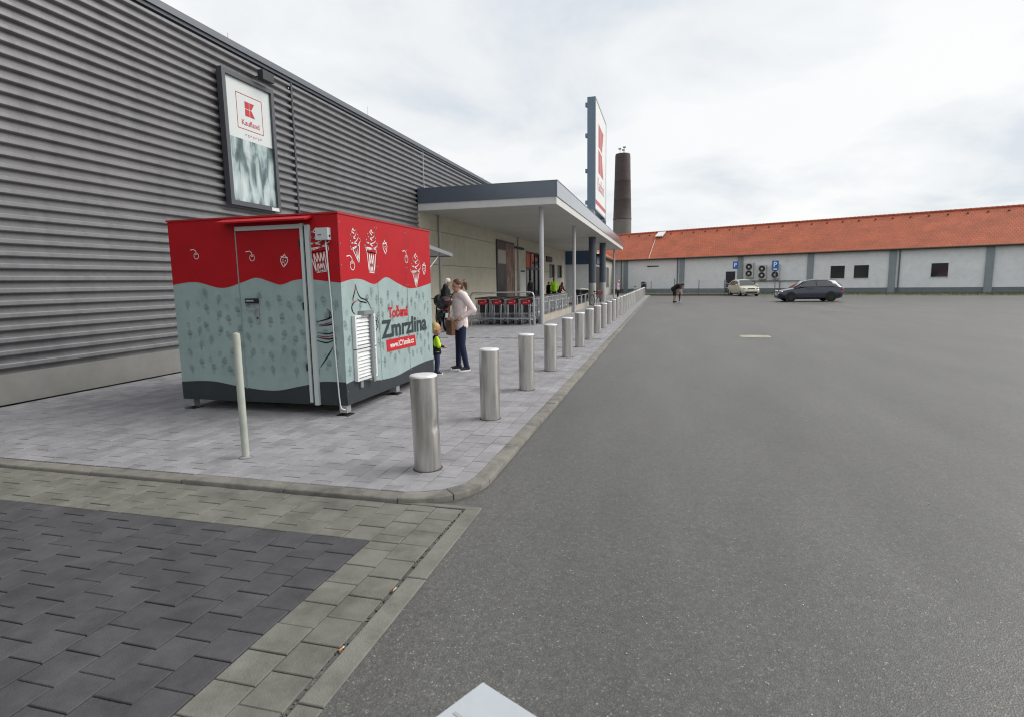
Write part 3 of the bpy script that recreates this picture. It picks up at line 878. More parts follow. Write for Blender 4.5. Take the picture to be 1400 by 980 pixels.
# door in the end wall
trim_m = mat('pale_door_trim', (0.50, 0.56, 0.55), 0.4)
for nm, (t0, t1, z0_, z1_, o_) in (('door_frame', (0.458, 0.498, 0.16, 2.33, 0.035)), ('door_frame', (0.37, 0.425, 0.13, 2.31, 0.045)), ('door_frame', (0.50, 1.42, 2.275, 2.325, 0.03))):
    q = MB(); q.box((KX - t1, KY - o_, z0_), (KX - t0, KY - 0.0, z1_)); q.build(nm, trim_m, kiosk)
q = MB(); q.box((KX - 0.4575, KY - 0.015, 0.15), (KX - 0.4255, KY, 2.3)); q.build('door_seal', black_plastic, kiosk)
q = MB(); q.box((KX - 1.445, KY - 0.006, 0.30), (KX - 1.432, KY - 0.0, 2.275)); q.build('door_seam', mat('seam_grey', (0.22, 0.3, 0.3), 0.6), kiosk)
q = MB()
q.prism([(KX - 0.33, KY, 2.425), (KX - 0.33, KY - 0.16, 2.375), (KX - 0.33, KY - 0.16, 2.355), (KX - 0.33, KY, 2.395)], (-1.25, 0, 0)); q.build('door_hood', red_v, kiosk)
hd = MB().box((KX - 1.345, KY - 0.035, 1.385), (KX - 1.165, KY - 0.004, 1.445)).build('door_bolt', black_plastic, kiosk)
MB().cyl((KX - 1.31, KY - 0.055, 1.415), (KX - 1.20, KY - 0.055, 1.415), 0.011, 8).build('bolt_rod', galv, hd)
hd = MB().box((KX - 1.215, KY - 0.014, 1.13), (KX - 1.165, KY - 0.004, 1.37)).build('door_handle_plate', galv, kiosk)
MB().tube([(KX - 1.19, KY - 0.014, 1.31), (KX - 1.19, KY - 0.055, 1.31), (KX - 1.28, KY - 0.06, 1.305)], 0.010, 8).build('handle', galv, hd)
MB().cyl((KX - 1.19, KY - 0.014, 1.2), (KX - 1.19, KY - 0.024, 1.2), 0.012, 10).build('lock', black_plastic, hd)
for z_ in (0.55, 1.3, 2.05):
    MB().cyl((KX - 0.52, KY - 0.02, z_), (KX - 0.52, KY - 0.02, z_ + 0.09), 0.011, 8).build('hinge', black_plastic, kiosk)
# socket box with the supply cable
jb = MB().box((KX - 0.26, KY - 0.075, 2.125), (KX - 0.095, KY - 0.003, 2.265)).build('socket_box', mat('box_grey', (0.52, 0.54, 0.55), 0.5), kiosk)
MB().box((KX - 0.225, KY - 0.079, 2.18), (KX - 0.18, KY - 0.0752, 2.188)).build('box_mark', black_plastic, jb)
MB().cyl((KX - 0.094, KY - 0.04, 2.17), (KX - 0.085, KY - 0.04, 2.17), 0.012, 10).build('gland', black_plastic, jb)
MB().tube([(KX - 0.155, KY - 0.03, 2.125), (KX - 0.15, KY - 0.022, 1.9), (KX - 0.135, KY - 0.014, 1.4), (KX - 0.118, KY - 0.018, 0.8), (KX - 0.098, KY - 0.016, 0.25), (KX - 0.085, KY - 0.02, 0.13), (KX - 0.05, KY - 0.05, 0.10), (KX - 0.02, KY - 0.02, 0.08)], 0.0085, 8).build('cable', white_gloss, kiosk, True)
# panel joints and rivets of the wrap-covered walls
for s_ in (0.91, 1.82):
    MB().box((KX + 0.0028, KY + s_ - 0.002, KZ0 + 0.1), (KX + 0.0046, KY + s_ + 0.002, KZ1 - 0.01)).build('panel_joint', mat('panel_joint', (0.11, 0.13, 0.13), 0.6), kiosk)
q = MB()
for s_ in (0.03, 0.88, 0.94, 1.79, 1.85, 2.70):
    for k in range(9): q.ell((KX + 0.004, KY + s_, 0.3 + k * 0.255), (0.003, 0.006, 0.006), 6)
q.build('rivets', galv, kiosk)['kind'] = 'stuff'
# feet
for x_ in (KX - 0.07, KX2 + 0.1):
    for y_ in (KY + 0.06, KY + 1.42, KY2 - 0.12):
        ft = MB().box((x_ - 0.05, y_ - 0.05, 0.035), (x_ + 0.05, y_ + 0.05, KZ0 - 0.02)).build('foot', galv, kiosk)
        MB().box((x_ - 0.08, y_ - 0.08, 0.0), (x_ + 0.08, y_ + 0.08, 0.012)).cyl((x_, y_, 0.012), (x_, y_, 0.036), 0.025, 10).build('foot_plate', black_plastic, ft)
# serving hatch at the far end: raised flap with struts, counter and opening
q = MB(); q.box((KX2 + 0.3, KY2 + 0.003, 1.05), (KX - 0.2, KY2 + 0.012, 2.05)); q.build('serving_opening', black_plastic, kiosk)
fl_ = MB().box((-1.2, 0, -0.012), (0.85, 1.05, 0.012)).build('hatch_flap', mat('pale_grey_panel', (0.42, 0.44, 0.43), 0.5), kiosk)
fl_.location = (KX - 0.87, KY2 + 0.02, 2.19); fl_.rotation_euler = (R(-5), 0, 0)
MB().box((-1.21, -0.0, -0.03), (-1.2, 1.06, 0.03)).box((0.85, 0, -0.03), (0.862, 1.06, 0.03)).box((-1.2, 1.05, -0.03), (0.85, 1.062, 0.03)).build('flap_frame', MATS['grey_aluminium'], fl_)
for x_ in (KX2 + 0.45, KX - 0.1):
    MB().cyl((x_, KY2 + 0.012, 1.75), (x_, KY2 + 0.70, 2.11), 0.009, 8).build('flap_strut', galv, kiosk)
MB().box((KX2 + 0.3, KY2, 1.0), (KX - 0.2, KY2 + 0.25, 1.04)).build('counter', MATS['grey_aluminium'], kiosk)

# pale post standing left of the kiosk
po = thing('steel_post', 'slim pale waist-high post on the pavement in front of the kiosk door', 'post', (-3.80, 4.40, 0))
MB().lathe([(0.033, 0), (0.033, 1.15), (0.028, 1.172), (0, 1.18)], 18).build('shaft', mat('pale_post_paint', (0.40, 0.42, 0.37), 0.5, dirt=0.2), po, 40)
MB().lathe([(0.06, 0), (0.06, 0.01), (0.036, 0.018)], 18).build('flange', galv, po, 40)

# litter
for i_, (x_, y_, z_, rz_, c_, lb) in enumerate(((-1.386, 2.10, -0.032, 1.35, (0.55, 0.2, 0.06), 'orange cigarette butt in the apron joint, nearer one'), (-1.381, 2.62, -0.032, 1.5, (0.5, 0.3, 0.15), 'tan cigarette butt in the apron joint, farther one'), (-1.287, 2.19, -0.039, 0.2, (0.5, 0.2, 0.03), 'orange cigarette butt lying on the asphalt beside the edging'))):
    th = thing('cigarette_butt', lb, 'litter', (x_, y_, z_), rz_, 'cigarette butts')
    MB().cyl((-0.013, 0, 0), (0.008, 0, 0), 0.004, 8).build('filter', mat('filter_tan_%d' % i_, c_, 0.9), th)
    MB().cyl((0.008, 0, 0), (0.02, 0.001, 0), 0.0038, 8).build('burnt_end', mat('butt_paper', (0.5, 0.48, 0.44), 0.9), th)
# ------------------------------------------------------------------ supermarket
cladding = mat('grey_corrugated_sheet', (0.205, 0.205, 0.215), 0.42, 0.25, var=0.1, scale=1.2, dirt=0.16, stretch=(1, 1.6, 0.35))
coping_m = mat('coping_sheet', (0.135, 0.145, 0.165), 0.45, 0.3, var=0.06, scale=2)
cream = mat('cream_precast_panel', (0.54, 0.51, 0.41), 0.75, var=0.06, scale=1.5, piece=0.03, dirt=0.1)
backing = mat('joint_backing', (0.06, 0.06, 0.055), 0.9)
fascia_m = mat('slate_fascia', (0.085, 0.105, 0.14), 0.3, 0.2, var=0.05, scale=2, coat=1.0)
band_m = mat('white_fascia_band', (0.60, 0.60, 0.58), 0.5, var=0.04, scale=3, dirt=0.08)
soffit_m = mat('soffit_panel', (0.55, 0.55, 0.51), 0.5, var=0.05, scale=2, piece=0.02)
WX = -9.0
sm = thing('supermarket_building', 'long grey corrugated supermarket hall with cream entrance wall', 'building', (0, 0, 0))
q = MB(); q.box((-40, -14, 0), (WX - 0.14, 53.0, 6.45)); q.build('hall', backing, sm)
q = MB(); q.box((WX - 0.06, 52.84, 0), (WX + 0.06, 53.0, 4.4)); q.build('end_trim', white_paint, sm)
PITCH = 0.175
def corrugated(y0, y1, z0, z1, name='corrugated_panel'):
    q = MB(); prof = []
    z = z0
    shape = ((0.0, 0.0), (0.38, 0.0), (0.46, 0.046), (0.53, 0.054), (0.80, 0.054), (0.88, 0.046))
    while z < z1:
        for fz, d in shape:
            zz = z + fz * PITCH
            if zz <= z1: prof.append((WX - 0.085 + d * 1.5, zz))
        z += PITCH
    i = len(q.v)
    for x_, z_ in prof: q.v += [(x_, y0, z_), (x_, y1, z_)]
    for k in range(len(prof) - 1):
        q.f.append((i + 2 * k, i + 2 * k + 1, i + 2 * k + 3, i + 2 * k + 2))
    return q.build(name, cladding, sm, 25)
ztop = 6.56
seams = [-13.0, -5.0, 4.97, 12.97]
for a, b_ in zip(seams, seams[1:]): corrugated(a + 0.012, b_ - 0.012, 0.42, ztop)
corrugated(12.982, 20.36, 0.42, ztop)
z_up = 0.42 + PITCH * 26
corrugated(20.36, 20.968, z_up, ztop)
for a, b_ in ((20.98, 28.99), (28.99, 37.0), (37.0, 45.0), (45.0, 53.0)): corrugated(a + 0.012, b_ - 0.012, z_up, ztop)
for y_ in (-5.0, 4.97, 12.97):
    MB().box((WX - 0.05, y_ - 0.03, 0.42), (WX + 0.006, y_ + 0.03, ztop)).build('seam_strip', mat('seam_strip', (0.05, 0.052, 0.06), 0.5), sm)
MB().box((WX - 0.05, 20.955, z_up), (WX + 0.006, 20.99, ztop)).build('seam_strip', galv, sm)
MB().box((WX - 0.13, -13, 0.0), (WX + 0.02, 20.36, 0.42)).build('plinth', mat('plinth_render', (0.22, 0.22, 0.21), 0.85, var=0.1, scale=2), sm)
MB().box((WX - 0.05, -13, 6.56), (WX + 0.02, 53, 6.66)).build('lower_flashing', mat('lower_flashing', (0.075, 0.085, 0.105), 0.45, 0.3), sm)
cp = MB()
cp.prism([(WX - 0.35, -13, 6.66), (WX + 0.06, -13, 6.63), (WX + 0.06, -13, 6.76), (WX - 0.35, -13, 6.80)], (0, 66, 0)); cp.build('roof_coping', coping_m, sm)
for y_ in (5.2, 11.0, 16.98, 22.9, 28.8):
    MB().cyl((WX - 0.1, y_, 6.75), (WX - 0.1, y_, 7.1 if abs(y_ - 16.98) < 0.1 else 6.95), 0.008, 6).build('lightning_rod', galv, sm)
# cream precast panels under the canopy
ys = [20.38, 25.4, 30.42, 35.0, 37.6]; zs = [0.0, 0.98, 2.33, 3.68, 4.5]
def panel(y0, y1, z0, z1):
    q = MB(); q.box((WX - 0.14, y0 + 0.007, z0 + 0.008), (WX, y1 - 0.007, z1 - 0.008)); q.build('wall_panel', cream, sm)
for a, b_ in zip(ys, ys[1:]):
    for c_, d_ in zip(zs, zs[1:]): panel(a, b_, c_, d_)
panel(37.6, 41.8, 3.6, 4.5)
ys = [41.8, 45.7, 47.9, 49.3, 51.4, 52.84]
for i_, (a, b_) in enumerate(zip(ys, ys[1:])):
    if i_ in (1, 3):
        panel(a, b_, 0, 1.85); panel(a, b_, 2.95, 4.5)
        MB().box((WX - 0.12, a + 0.06, 1.91), (WX - 0.08, b_ - 0.06, 2.89)).build('window', glass_dark, sm)
        w_ = MB()
        w_.box((WX - 0.13, a, 1.85), (WX + 0.015, a + 0.06, 2.95)); w_.box((WX - 0.13, b_ - 0.06, 1.85), (WX + 0.015, b_, 2.95)); w_.box((WX - 0.13, a + 0.06, 1.85), (WX + 0.015, b_ - 0.06, 1.91)); w_.box((WX - 0.13, a + 0.06, 2.89), (WX + 0.015, b_ - 0.06, 2.95))
        w_.build('window_frame', mat('brown_frame', (0.13, 0.12, 0.1), 0.5), sm)
    else:
        for c_, d_ in zip(zs, zs[1:]): panel(a, b_, c_, d_)
# entrance doors
frm = mat('door_frame_dark', (0.05, 0.052, 0.06), 0.4, 0.3)
q = MB()
for y_ in (37.6, 38.95, 40.35, 41.72): q.box((WX - 0.1, y_, 0.0), (WX + 0.02, y_ + 0.08, 3.58))
q.box((WX - 0.1, 37.68, 2.42), (WX + 0.015, 41.72, 2.55)); q.box((WX - 0.1, 37.68, 3.5), (WX + 0.015, 41.72, 3.58))
dr_ = q.build('entrance_door', frm, sm)
for y_ in (37.68, 39.03, 40.43):
    MB().box((WX - 0.07, y_, 0.02), (WX - 0.05, y_ + 1.27, 2.42)).build('door_pane', glass_dark, dr_)
MB().box((WX - 0.06, 37.7, 2.56), (WX - 0.03, 39.6, 3.49)).build('red_transom', mat('red_transom', (0.55, 0.09, 0.035), 0.4), dr_)
MB().box((WX - 0.06, 39.62, 2.56), (WX - 0.03, 41.7, 3.49)).build('transom_pane', glass_dark, dr_)
# downpipes on the cream wall
for y_ in (22.25, 35.3):
    dp = MB().cyl((WX + 0.07, y_, 0.0), (WX + 0.07, y_, 4.32), 0.05, 12).build('downpipe', mat('downpipe_grey', (0.42, 0.42, 0.39), 0.5), sm, 40)
    for z_ in (0.9, 2.4, 3.9): MB().lathe([(0.054, z_), (0.058, z_), (0.058, z_ + 0.04), (0.054, z_ + 0.04)], 12, (WX + 0.07, y_, 0)).build('pipe_clip', galv, dp)
MB().box((WX, 44.3, 3.1), (WX + 0.1, 46.5, 3.52)).build('wall_sign_box', mat('wall_sign_dark', (0.03, 0.03, 0.035), 0.4), sm)
bar_ = MB().box((WX, 34.55, 3.62), (WX + 0.09, 36.7, 3.74)).build('wall_bar', mat('wall_bar_dark', (0.06, 0.06, 0.055), 0.5), sm)  # dark bar with a row of blobs, in place of unreadable wall marks
for k in range(5): MB().ell((WX + 0.1, 34.75 + k * 0.44, 3.68), (0.06, 0.13, 0.09), 8).build('bar_blob', MATS['wall_bar_dark'], bar_)
# floodlight on the cladding
fl = thing('floodlight', 'dark floodlight on a bracket under the hall roof edge', 'lamp', (WX, 11.7, 6.28))
MB().box((0.20, -0.22, -0.14), (0.34, 0.16, 0.06)).box((0.17, -0.18, -0.10), (0.20, 0.12, 0.03)).build('housing', mat('floodlight_black', (0.03, 0.033, 0.04), 0.5), fl)
MB().tube([(-0.03, 0, 0.0), (0.1, 0, 0.02), (0.2, 0, 0.09), (0.27, 0, 0.09), (0.27, -0.03, 0.06)], 0.014, 6).tube([(0.0, 0.25, 0.03), (0.25, 0.2, 0.07), (0.27, 0.13, -0.02)], 0.012, 6).build('bracket', MATS['floodlight_black'], fl)

# advertising board on the cladding
bb = thing('advertising_board', 'tall framed advertising board with red logo hung on the grey cladding', 'sign', (WX + 0.02, 0, 0))
Y0, Y1, Z0, Z1, FW = 10.43, 12.06, 3.32, 6.08, 0.10
q = MB(); q.box((0, Y0, Z0), (0.13, Y0 + FW, Z1)).box((0, Y1 - FW, Z0), (0.13, Y1, Z1)).box((0, Y0 + FW, Z0), (0.13, Y1 - FW, Z0 + FW)).box((0, Y0 + FW, Z1 - FW), (0.13, Y1 - FW, Z1))
q.build('frame', mat('board_frame', (0.085, 0.09, 0.10), 0.45, 0.3), bb)
q = MB(); q.box((0.02, Y0 + FW, 4.76), (0.075, Y1 - FW, Z1 - FW)); q.build('poster_top', mat('poster_white', (0.56, 0.60, 0.60), 0.3), bb)
q = MB(); q.box((0.02, Y0 + FW, Z0 + FW), (0.075, Y1 - FW, 4.76)); q.build('poster_picture', blotch_mat('poster_photo', [(0.30, (0.03, 0.05, 0.05)), (0.44, (0.10, 0.15, 0.155)), (0.52, (0.30, 0.38, 0.38)), (0.68, (0.5, 0.57, 0.57))], 2.0, 4.0, (1, 2.2, 0.7)), bb)
logo_red = mat('logo_red', (0.45, 0.02, 0.03), 0.4)
def klogo(parent, x, yc, zc, s, m_):
    """block emblem: two squares and two wedges"""
    g_ = s * 0.06; a = s / 2 - g_ / 2
    P = lambda y, z: (x, yc + y, zc + z)
    w = a * 0.95
    for pts in ([(-s / 2, g_ / 2), (-s / 2 + w, g_ / 2), (-s / 2 + w, s / 2), (-s / 2, s / 2)], [(-s / 2, -s / 2), (-s / 2 + w, -s / 2), (-s / 2 + w, -g_ / 2), (-s / 2, -g_ / 2)],
                [(-s / 2 + w + g_, g_ / 2), (-s / 2 + w + g_ + a * 0.35, g_ / 2), (s / 2, s / 2), (-s / 2 + w + g_, s / 2)], [(-s / 2 + w + g_, -s / 2), (s / 2, -s / 2), (-s / 2 + w + g_ + a * 0.35, -g_ / 2), (-s / 2 + w + g_, -g_ / 2)]):
        MB().prism([P(*p) for p in pts], (0.003, 0, 0)).build('emblem_block', m_, parent)
klogo(bb, 0.077, 11.27, 5.43, 0.30, logo_red)
q = MB(); t_ = 0.014
y0_, y1_, z0_, z1_ = 10.86, 11.68, 4.98, 5.72
q.box((0.077, y0_, z0_), (0.079, y1_, z0_ + t_)).box((0.077, y0_, z1_ - t_), (0.079, y1_, z1_)).box((0.077, y0_, z0_ + t_), (0.079, y0_ + t_, z1_ - t_)).box((0.077, y1_ - t_, z0_ + t_), (0.079, y1_, z1_ - t_))
q.build('emblem_border', logo_red, bb)
text('Kaufland', 0.165, logo_red, bb, facing_x(0.079, 11.27, 5.075), align='CENTER', bold=0.001)
q = MB()
for k in range(7):
    strokes(q, lambda s, z, o: (0.078, 11.10 + s, 4.84 + z), [arc(k * 0.08, 0.02, 0.022, 0.024, 20, 320 if k % 2 else 200, 8)], 0.009, 0)
q.build('red_script', logo_red, bb)
MB().box((0.131, 11.72, 3.325), (0.135, 11.98, 3.40)).build('number_plate', white_paint, bb)

# poster beside the entrance
pp = thing('entrance_poster', 'tall dark picture poster on the cream wall left of the entrance', 'poster', (WX, 0, 0))
MB().box((0, 30.55, 0.55), (0.06, 34.4, 3.92)).build('frame', frm, pp)
MB().box((0.06, 30.65, 0.65), (0.064, 32.5, 3.82)).build('dark_print', blotch_mat('dark_print', [(0.35, (0.012, 0.012, 0.013)), (0.6, (0.05, 0.05, 0.045))], 1.2, 2.0), pp)
MB().box((0.06, 32.5, 0.65), (0.064, 34.3, 3.82)).build('picture_print', blotch_mat('picture_print', [(0.34, (0.035, 0.02, 0.02)), (0.46, (0.14, 0.07, 0.05)), (0.54, (0.30, 0.20, 0.16)), (0.66, (0.09, 0.04, 0.05))], 1.7, 9.0, (1, 1.8, 0.8)), pp)
wp = MB().box((0.0645, 30.75, 2.62), (0.069, 32.35, 3.38)).build('white_print', mat('poster_pale', (0.42, 0.40, 0.37), 0.5), pp)
# notice board by the door
nb = thing('notice_board', 'white notice board on the cream wall beside the entrance door', 'notice board', (WX, 0, 0))
MB().box((0, 35.75, 0.75), (0.04, 37.35, 2.38)).build('frame', white_paint, nb)
MB().box((0.04, 35.85, 0.85), (0.043, 37.25, 2.15)).build('sheet', mat('notice_paper', (0.6, 0.6, 0.57), 0.6), nb)
MB().box((0.04, 35.95, 2.2), (0.045, 37.1, 2.32)).build('header', black_plastic, nb)

# ------------------------------------------------------------------ entrance canopy
CX1, CY0, CY1 = -3.70, 20.30, 53.7
cn = thing('entrance_canopy', 'long flat entrance canopy with slate fascia and white soffit', 'canopy', (0, 0, 0))
MB().box((WX - 0.02, CY0 + 0.06, 4.40), (CX1 - 0.06, CY1 - 0.06, 5.0)).build('roof_deck', backing, cn)
n_ = 11; w_ = (CY1 - CY0) / n_
for k in range(n_):
    MB().box((CX1 - 0.055, CY0 + k * w_ + 0.003, 4.55), (CX1, CY0 + (k + 1) * w_ - 0.003, 5.085)).build('fascia_panel', fascia_m, cn)
MB().box((WX + 0.01, CY0, 4.55), (CX1 - 0.057, CY0 + 0.055, 5.085)).build('end_fascia_panel', fascia_m, cn)
MB().box((WX + 0.01, CY1 - 0.055, 4.55), (CX1 - 0.057, CY1, 5.085)).build('end_fascia_panel', fascia_m, cn)
MB().box((WX + 0.012, CY0 - 0.008, 5.085), (CX1 + 0.012, CY1 + 0.01, 5.105)).build('edge_cap', mat('edge_cap', (0.16, 0.18, 0.21), 0.4, 0.4), cn)
MB().box((CX1 - 0.13, CY0 + 0.05, 4.29), (CX1 - 0.035, CY1 - 0.05, 4.549)).build('fascia_band', band_m, cn)
MB().box((WX + 0.01, CY0 + 0.035, 4.29), (CX1 - 0.132, CY0 + 0.13, 4.549)).build('end_fascia_band', band_m, cn)
k = 0; y = CY0 + 0.132
while y < CY1 - 0.2:
    MB().box((WX + 0.01, y, 4.315 + rnd.uniform(-0.002, 0.002)), (CX1 - 0.133, min(y + 1.39, CY1 - 0.1), 4.345)).build('soffit_panel', soffit_m, cn)
    y += 1.4
for y in (21.2, 29.2, 53.0):
    c_ = MB().cyl((-4.47, y, 0.0), (-4.47, y, 4.315), 0.085, 24).build('column', mat('column_grey_paint', (0.50, 0.50, 0.51), 0.4, 0.2, dirt=0.1), cn, 40)
    MB().lathe([(0.13, 0), (0.13, 0.012), (0.09, 0.014)], 24, (-4.47, y, 0)).build('base_plate', galv, c_)

# ------------------------------------------------------------------ pylon sign on two legs through the canopy
py = thing('pylon_sign', 'tall white pylon sign with red emblem rising above the canopy', 'sign', (-4.5, 36.4, 0))
SL, SZ0, SZ1 = 6.55, 5.95, 12.62
pyl = mat('pylon_frame', (0.15, 0.20, 0.26), 0.4, 0.3, var=0.05, scale=2)
MB().box((-0.25, 0, SZ0), (0.22, SL, SZ1)).build('casing', pyl, py)
f_ = MB(); t_ = 0.10
f_.box((0.221, 0.0, SZ0), (0.262, t_, SZ1)).box((0.221, SL - t_, SZ0), (0.262, SL, SZ1)).box((0.221, t_, SZ0), (0.262, SL - t_, SZ0 + t_)).box((0.221, t_, SZ1 - t_), (0.262, SL - t_, SZ1))
f_.build('panel_frame', mat('panel_frame_grey', (0.30, 0.32, 0.35), 0.4, 0.3), py)
pn = MB().box((0.222, t_ + 0.01, SZ0 + t_ + 0.01), (0.245, SL - t_ - 0.01, SZ1 - t_ - 0.01)).build('sign_panel', mat('sign_white', (0.72, 0.72, 0.70), 0.3), py)
klogo(pn, 0.247, 3.2, 9.95, 3.0, mat('pylon_red', (0.42, 0.03, 0.04), 0.4))
text('Kaufland', 1.15, MATS['pylon_red'], pn, facing_x(0.2485, 3.25, 7.35), align='CENTER')
MB().box((0.2455, 0.25, 6.35), (0.249, SL - 0.25, 6.62)).build('red_stripe', MATS['pylon_red'], pn)
for z_ in (6.3, 8.2, 10.3, 12.1): MB().box((-0.38, 0.05, z_), (-0.252, 0.35, z_ + 0.22)).build('bracket', pyl, py)
MB().box((-0.252, 0.0, SZ0 - 0.35), (0.18, 0.8, SZ0)).build('lower_plate', MATS['panel_frame_grey'], py)
for y in (0.65, 6.9):
    lg = MB().cyl((0, y, 0.0), (0, y, SZ0 - 0.002), 0.235, 28).build('leg', darksteel, py, 40)
    MB().lathe([(0.24, 0), (0.24, 1.42), (0.236, 1.43)], 28, (0, y, 0)).build('leg_sleeve', mat('concrete_sleeve', (0.33, 0.33, 0.32), 0.7, var=0.1, scale=4), lg, 40)
MB().box((-0.2, 6.4, SZ0 - 0.9), (0.2, 7.0, SZ0 - 0.36)).build('leg_head', darksteel, py)

# ------------------------------------------------------------------ orange-roofed building across the end of the drive
u = Vector((0.905, -0.425, 0)).normalized()
bang = math.atan2(u.y, u.x)
bw = thing('storehouse', 'long low white storehouse with steep orange tiled roof', 'building', (-6.0, 73.0, 0), bang)
wallw = mat('pale_blue_white_render', (0.77, 0.795, 0.81), 0.8, var=0.06, scale=0.8, dirt=0.08)
pilm = mat('grey_green_pilaster', (0.25, 0.29, 0.31), 0.8, var=0.06, scale=2)
otile = tile_mat('orange_roof_tiles', (0.41, 0.10, 0.042), 0.36, 0.25, 'x')
BL, BD, EZ, RZ = 62.0, 11.0, 4.0, 7.52
MB().box((-3, 0, -0.1), (BL, BD, EZ)).build('wall', wallw, bw)
MB().box((-3, -0.05, -0.1), (BL, -0.001, 0.48)).build('plinth', mat('grey_plinth', (0.17, 0.2, 0.21), 0.85, var=0.1, scale=2), bw)
for x_ in (1.22, 8.45, 15.03, 21.9, 28.8, 35.7, 42.6, 49.5): MB().box((x_, -0.14, 0.0), (x_ + 0.56, -0.001, EZ - 0.12)).build('pilaster', pilm, bw)
uvf = lambda co: (co.x, math.hypot(co.y, co.z))
ovh = 0.42
zl = EZ + 0.02
slope = (RZ - zl) / (BD / 2 + ovh)
q = MB()
q.quad((-3.2, -ovh, zl), (BL, -ovh, zl), (BL, BD / 2, RZ), (-3.2, BD / 2, RZ)); q.quad((-3.2, BD + ovh, zl), (BL, BD + ovh, zl), (BL, BD / 2, RZ), (-3.2, BD / 2, RZ))
rf = q.build('roof', otile, bw, uv=lambda co: (co.x, (co.y + 1) * math.sqrt(1 + slope ** 2)))
MB().box((-3.2, -ovh - 0.02, zl - 0.16), (BL, -ovh + 0.02, zl - 0.015)).build('eave_board', mat('eave_dark', (0.055, 0.05, 0.05), 0.6), bw)
MB().quad((-3.2, -ovh, zl - 0.12), (BL, -ovh, zl - 0.12), (BL, 0, zl - 0.12), (-3.2, 0, zl - 0.12)).build('eave_soffit', MATS['eave_dark'], bw)
MB().tube([(-3.2, -ovh - 0.09, zl - 0.06), (BL, -ovh - 0.09, zl - 0.06)], 0.07, 8).build('gutter', mat('brown_gutter', (0.10, 0.06, 0.05), 0.5), bw)
rc = MB(); 
me_r = MB().tube([(0, 0, 0), (0.38, 0, 0.01)], [0.13, 0.15], 8).mesh('ridge_tile', mat('ridge_tile', (0.34, 0.085, 0.045), 0.75, piece=0.15), 40)
for k in range(170): link('ridge_tile', me_r, rf, (-3.2 + k * 0.375, BD / 2, RZ + 0.0))
me_g = MB().box((-0.07, -0.1, 0.0), (0.07, 0.1, 0.1)).mesh('roof_vent', mat('roof_vent', (0.10, 0.035, 0.025), 0.7))
for k in range(40):
    o = link('roof_vent', me_g, rf, (-2.2 + k * 1.45, BD / 2 - 0.62, RZ - 0.62 * slope + 0.005)); o.rotation_euler = (math.atan(slope), 0, 0)
def on_roof(x_, fr_, h_=0.0): return Vector((x_, -ovh + (BD / 2 + ovh) * fr_, zl + (RZ - zl) * fr_ + h_))
sk = MB().box((-0.42, -0.5, 0), (0.42, 0.5, 0.2)).build('skylight', mat('skylight_kerb', (0.13, 0.14, 0.14), 0.5), rf)
sk.location = on_roof(3.85, 0.84); sk.rotation_euler = (math.atan(slope), 0, 0)
MB().box((-0.48, -0.56, 0.201), (0.48, 0.56, 0.32)).build('skylight_dome', mat('skylight_dome', (0.75, 0.76, 0.77), 0.3), sk)
MB().tube([tuple(on_roof(3.5, 0.70, 0.05)), tuple(on_roof(4.1, 0.35, 0.05)), tuple(on_roof(4.72, 0.0, 0.04))], 0.028, 6).build('lightning_cable', white_paint, rf)
MB().box((4.35, -0.03, 3.06), (5.8, -0.001, 3.2)).build('wall_vent', mat('vent_dark', (0.035, 0.03, 0.03), 0.7), bw)
for x_ in (8.2, 0.9, 29.6): MB().cyl((x_, -0.1, 0.0), (x_, -0.1, EZ - 0.1), 0.06, 10).build('downpipe', mat('bd_pipe', (0.13, 0.14, 0.15), 0.5), bw, 40)
dd = MB().box((13.78, -0.06, 0.0), (14.78, -0.001, 2.3)).build('door', mat('navy_door', (0.022, 0.026, 0.035), 0.5), bw)
MB().box((13.86, -0.075, 0.95), (14.7, -0.061, 1.0)).box((13.86, -0.075, 0.55), (14.7, -0.061, 0.6)).build('door_rail', white_paint, dd)
MB().ell((13.92, -0.1, 1.1), 0.04, 8).build('handle', galv, dd)
for x_ in (24.0, 26.0, 32.0, 39.0, 46.0):
    w_ = MB().box((x_, -0.03, 1.4), (x_ + 1.2, -0.001, 2.6)).build('window', glass_dark, bw)
    MB().box((x_ - 0.05, -0.05, 1.33), (x_ + 1.25, -0.031, 1.4)).build('sill', white_paint, w_)
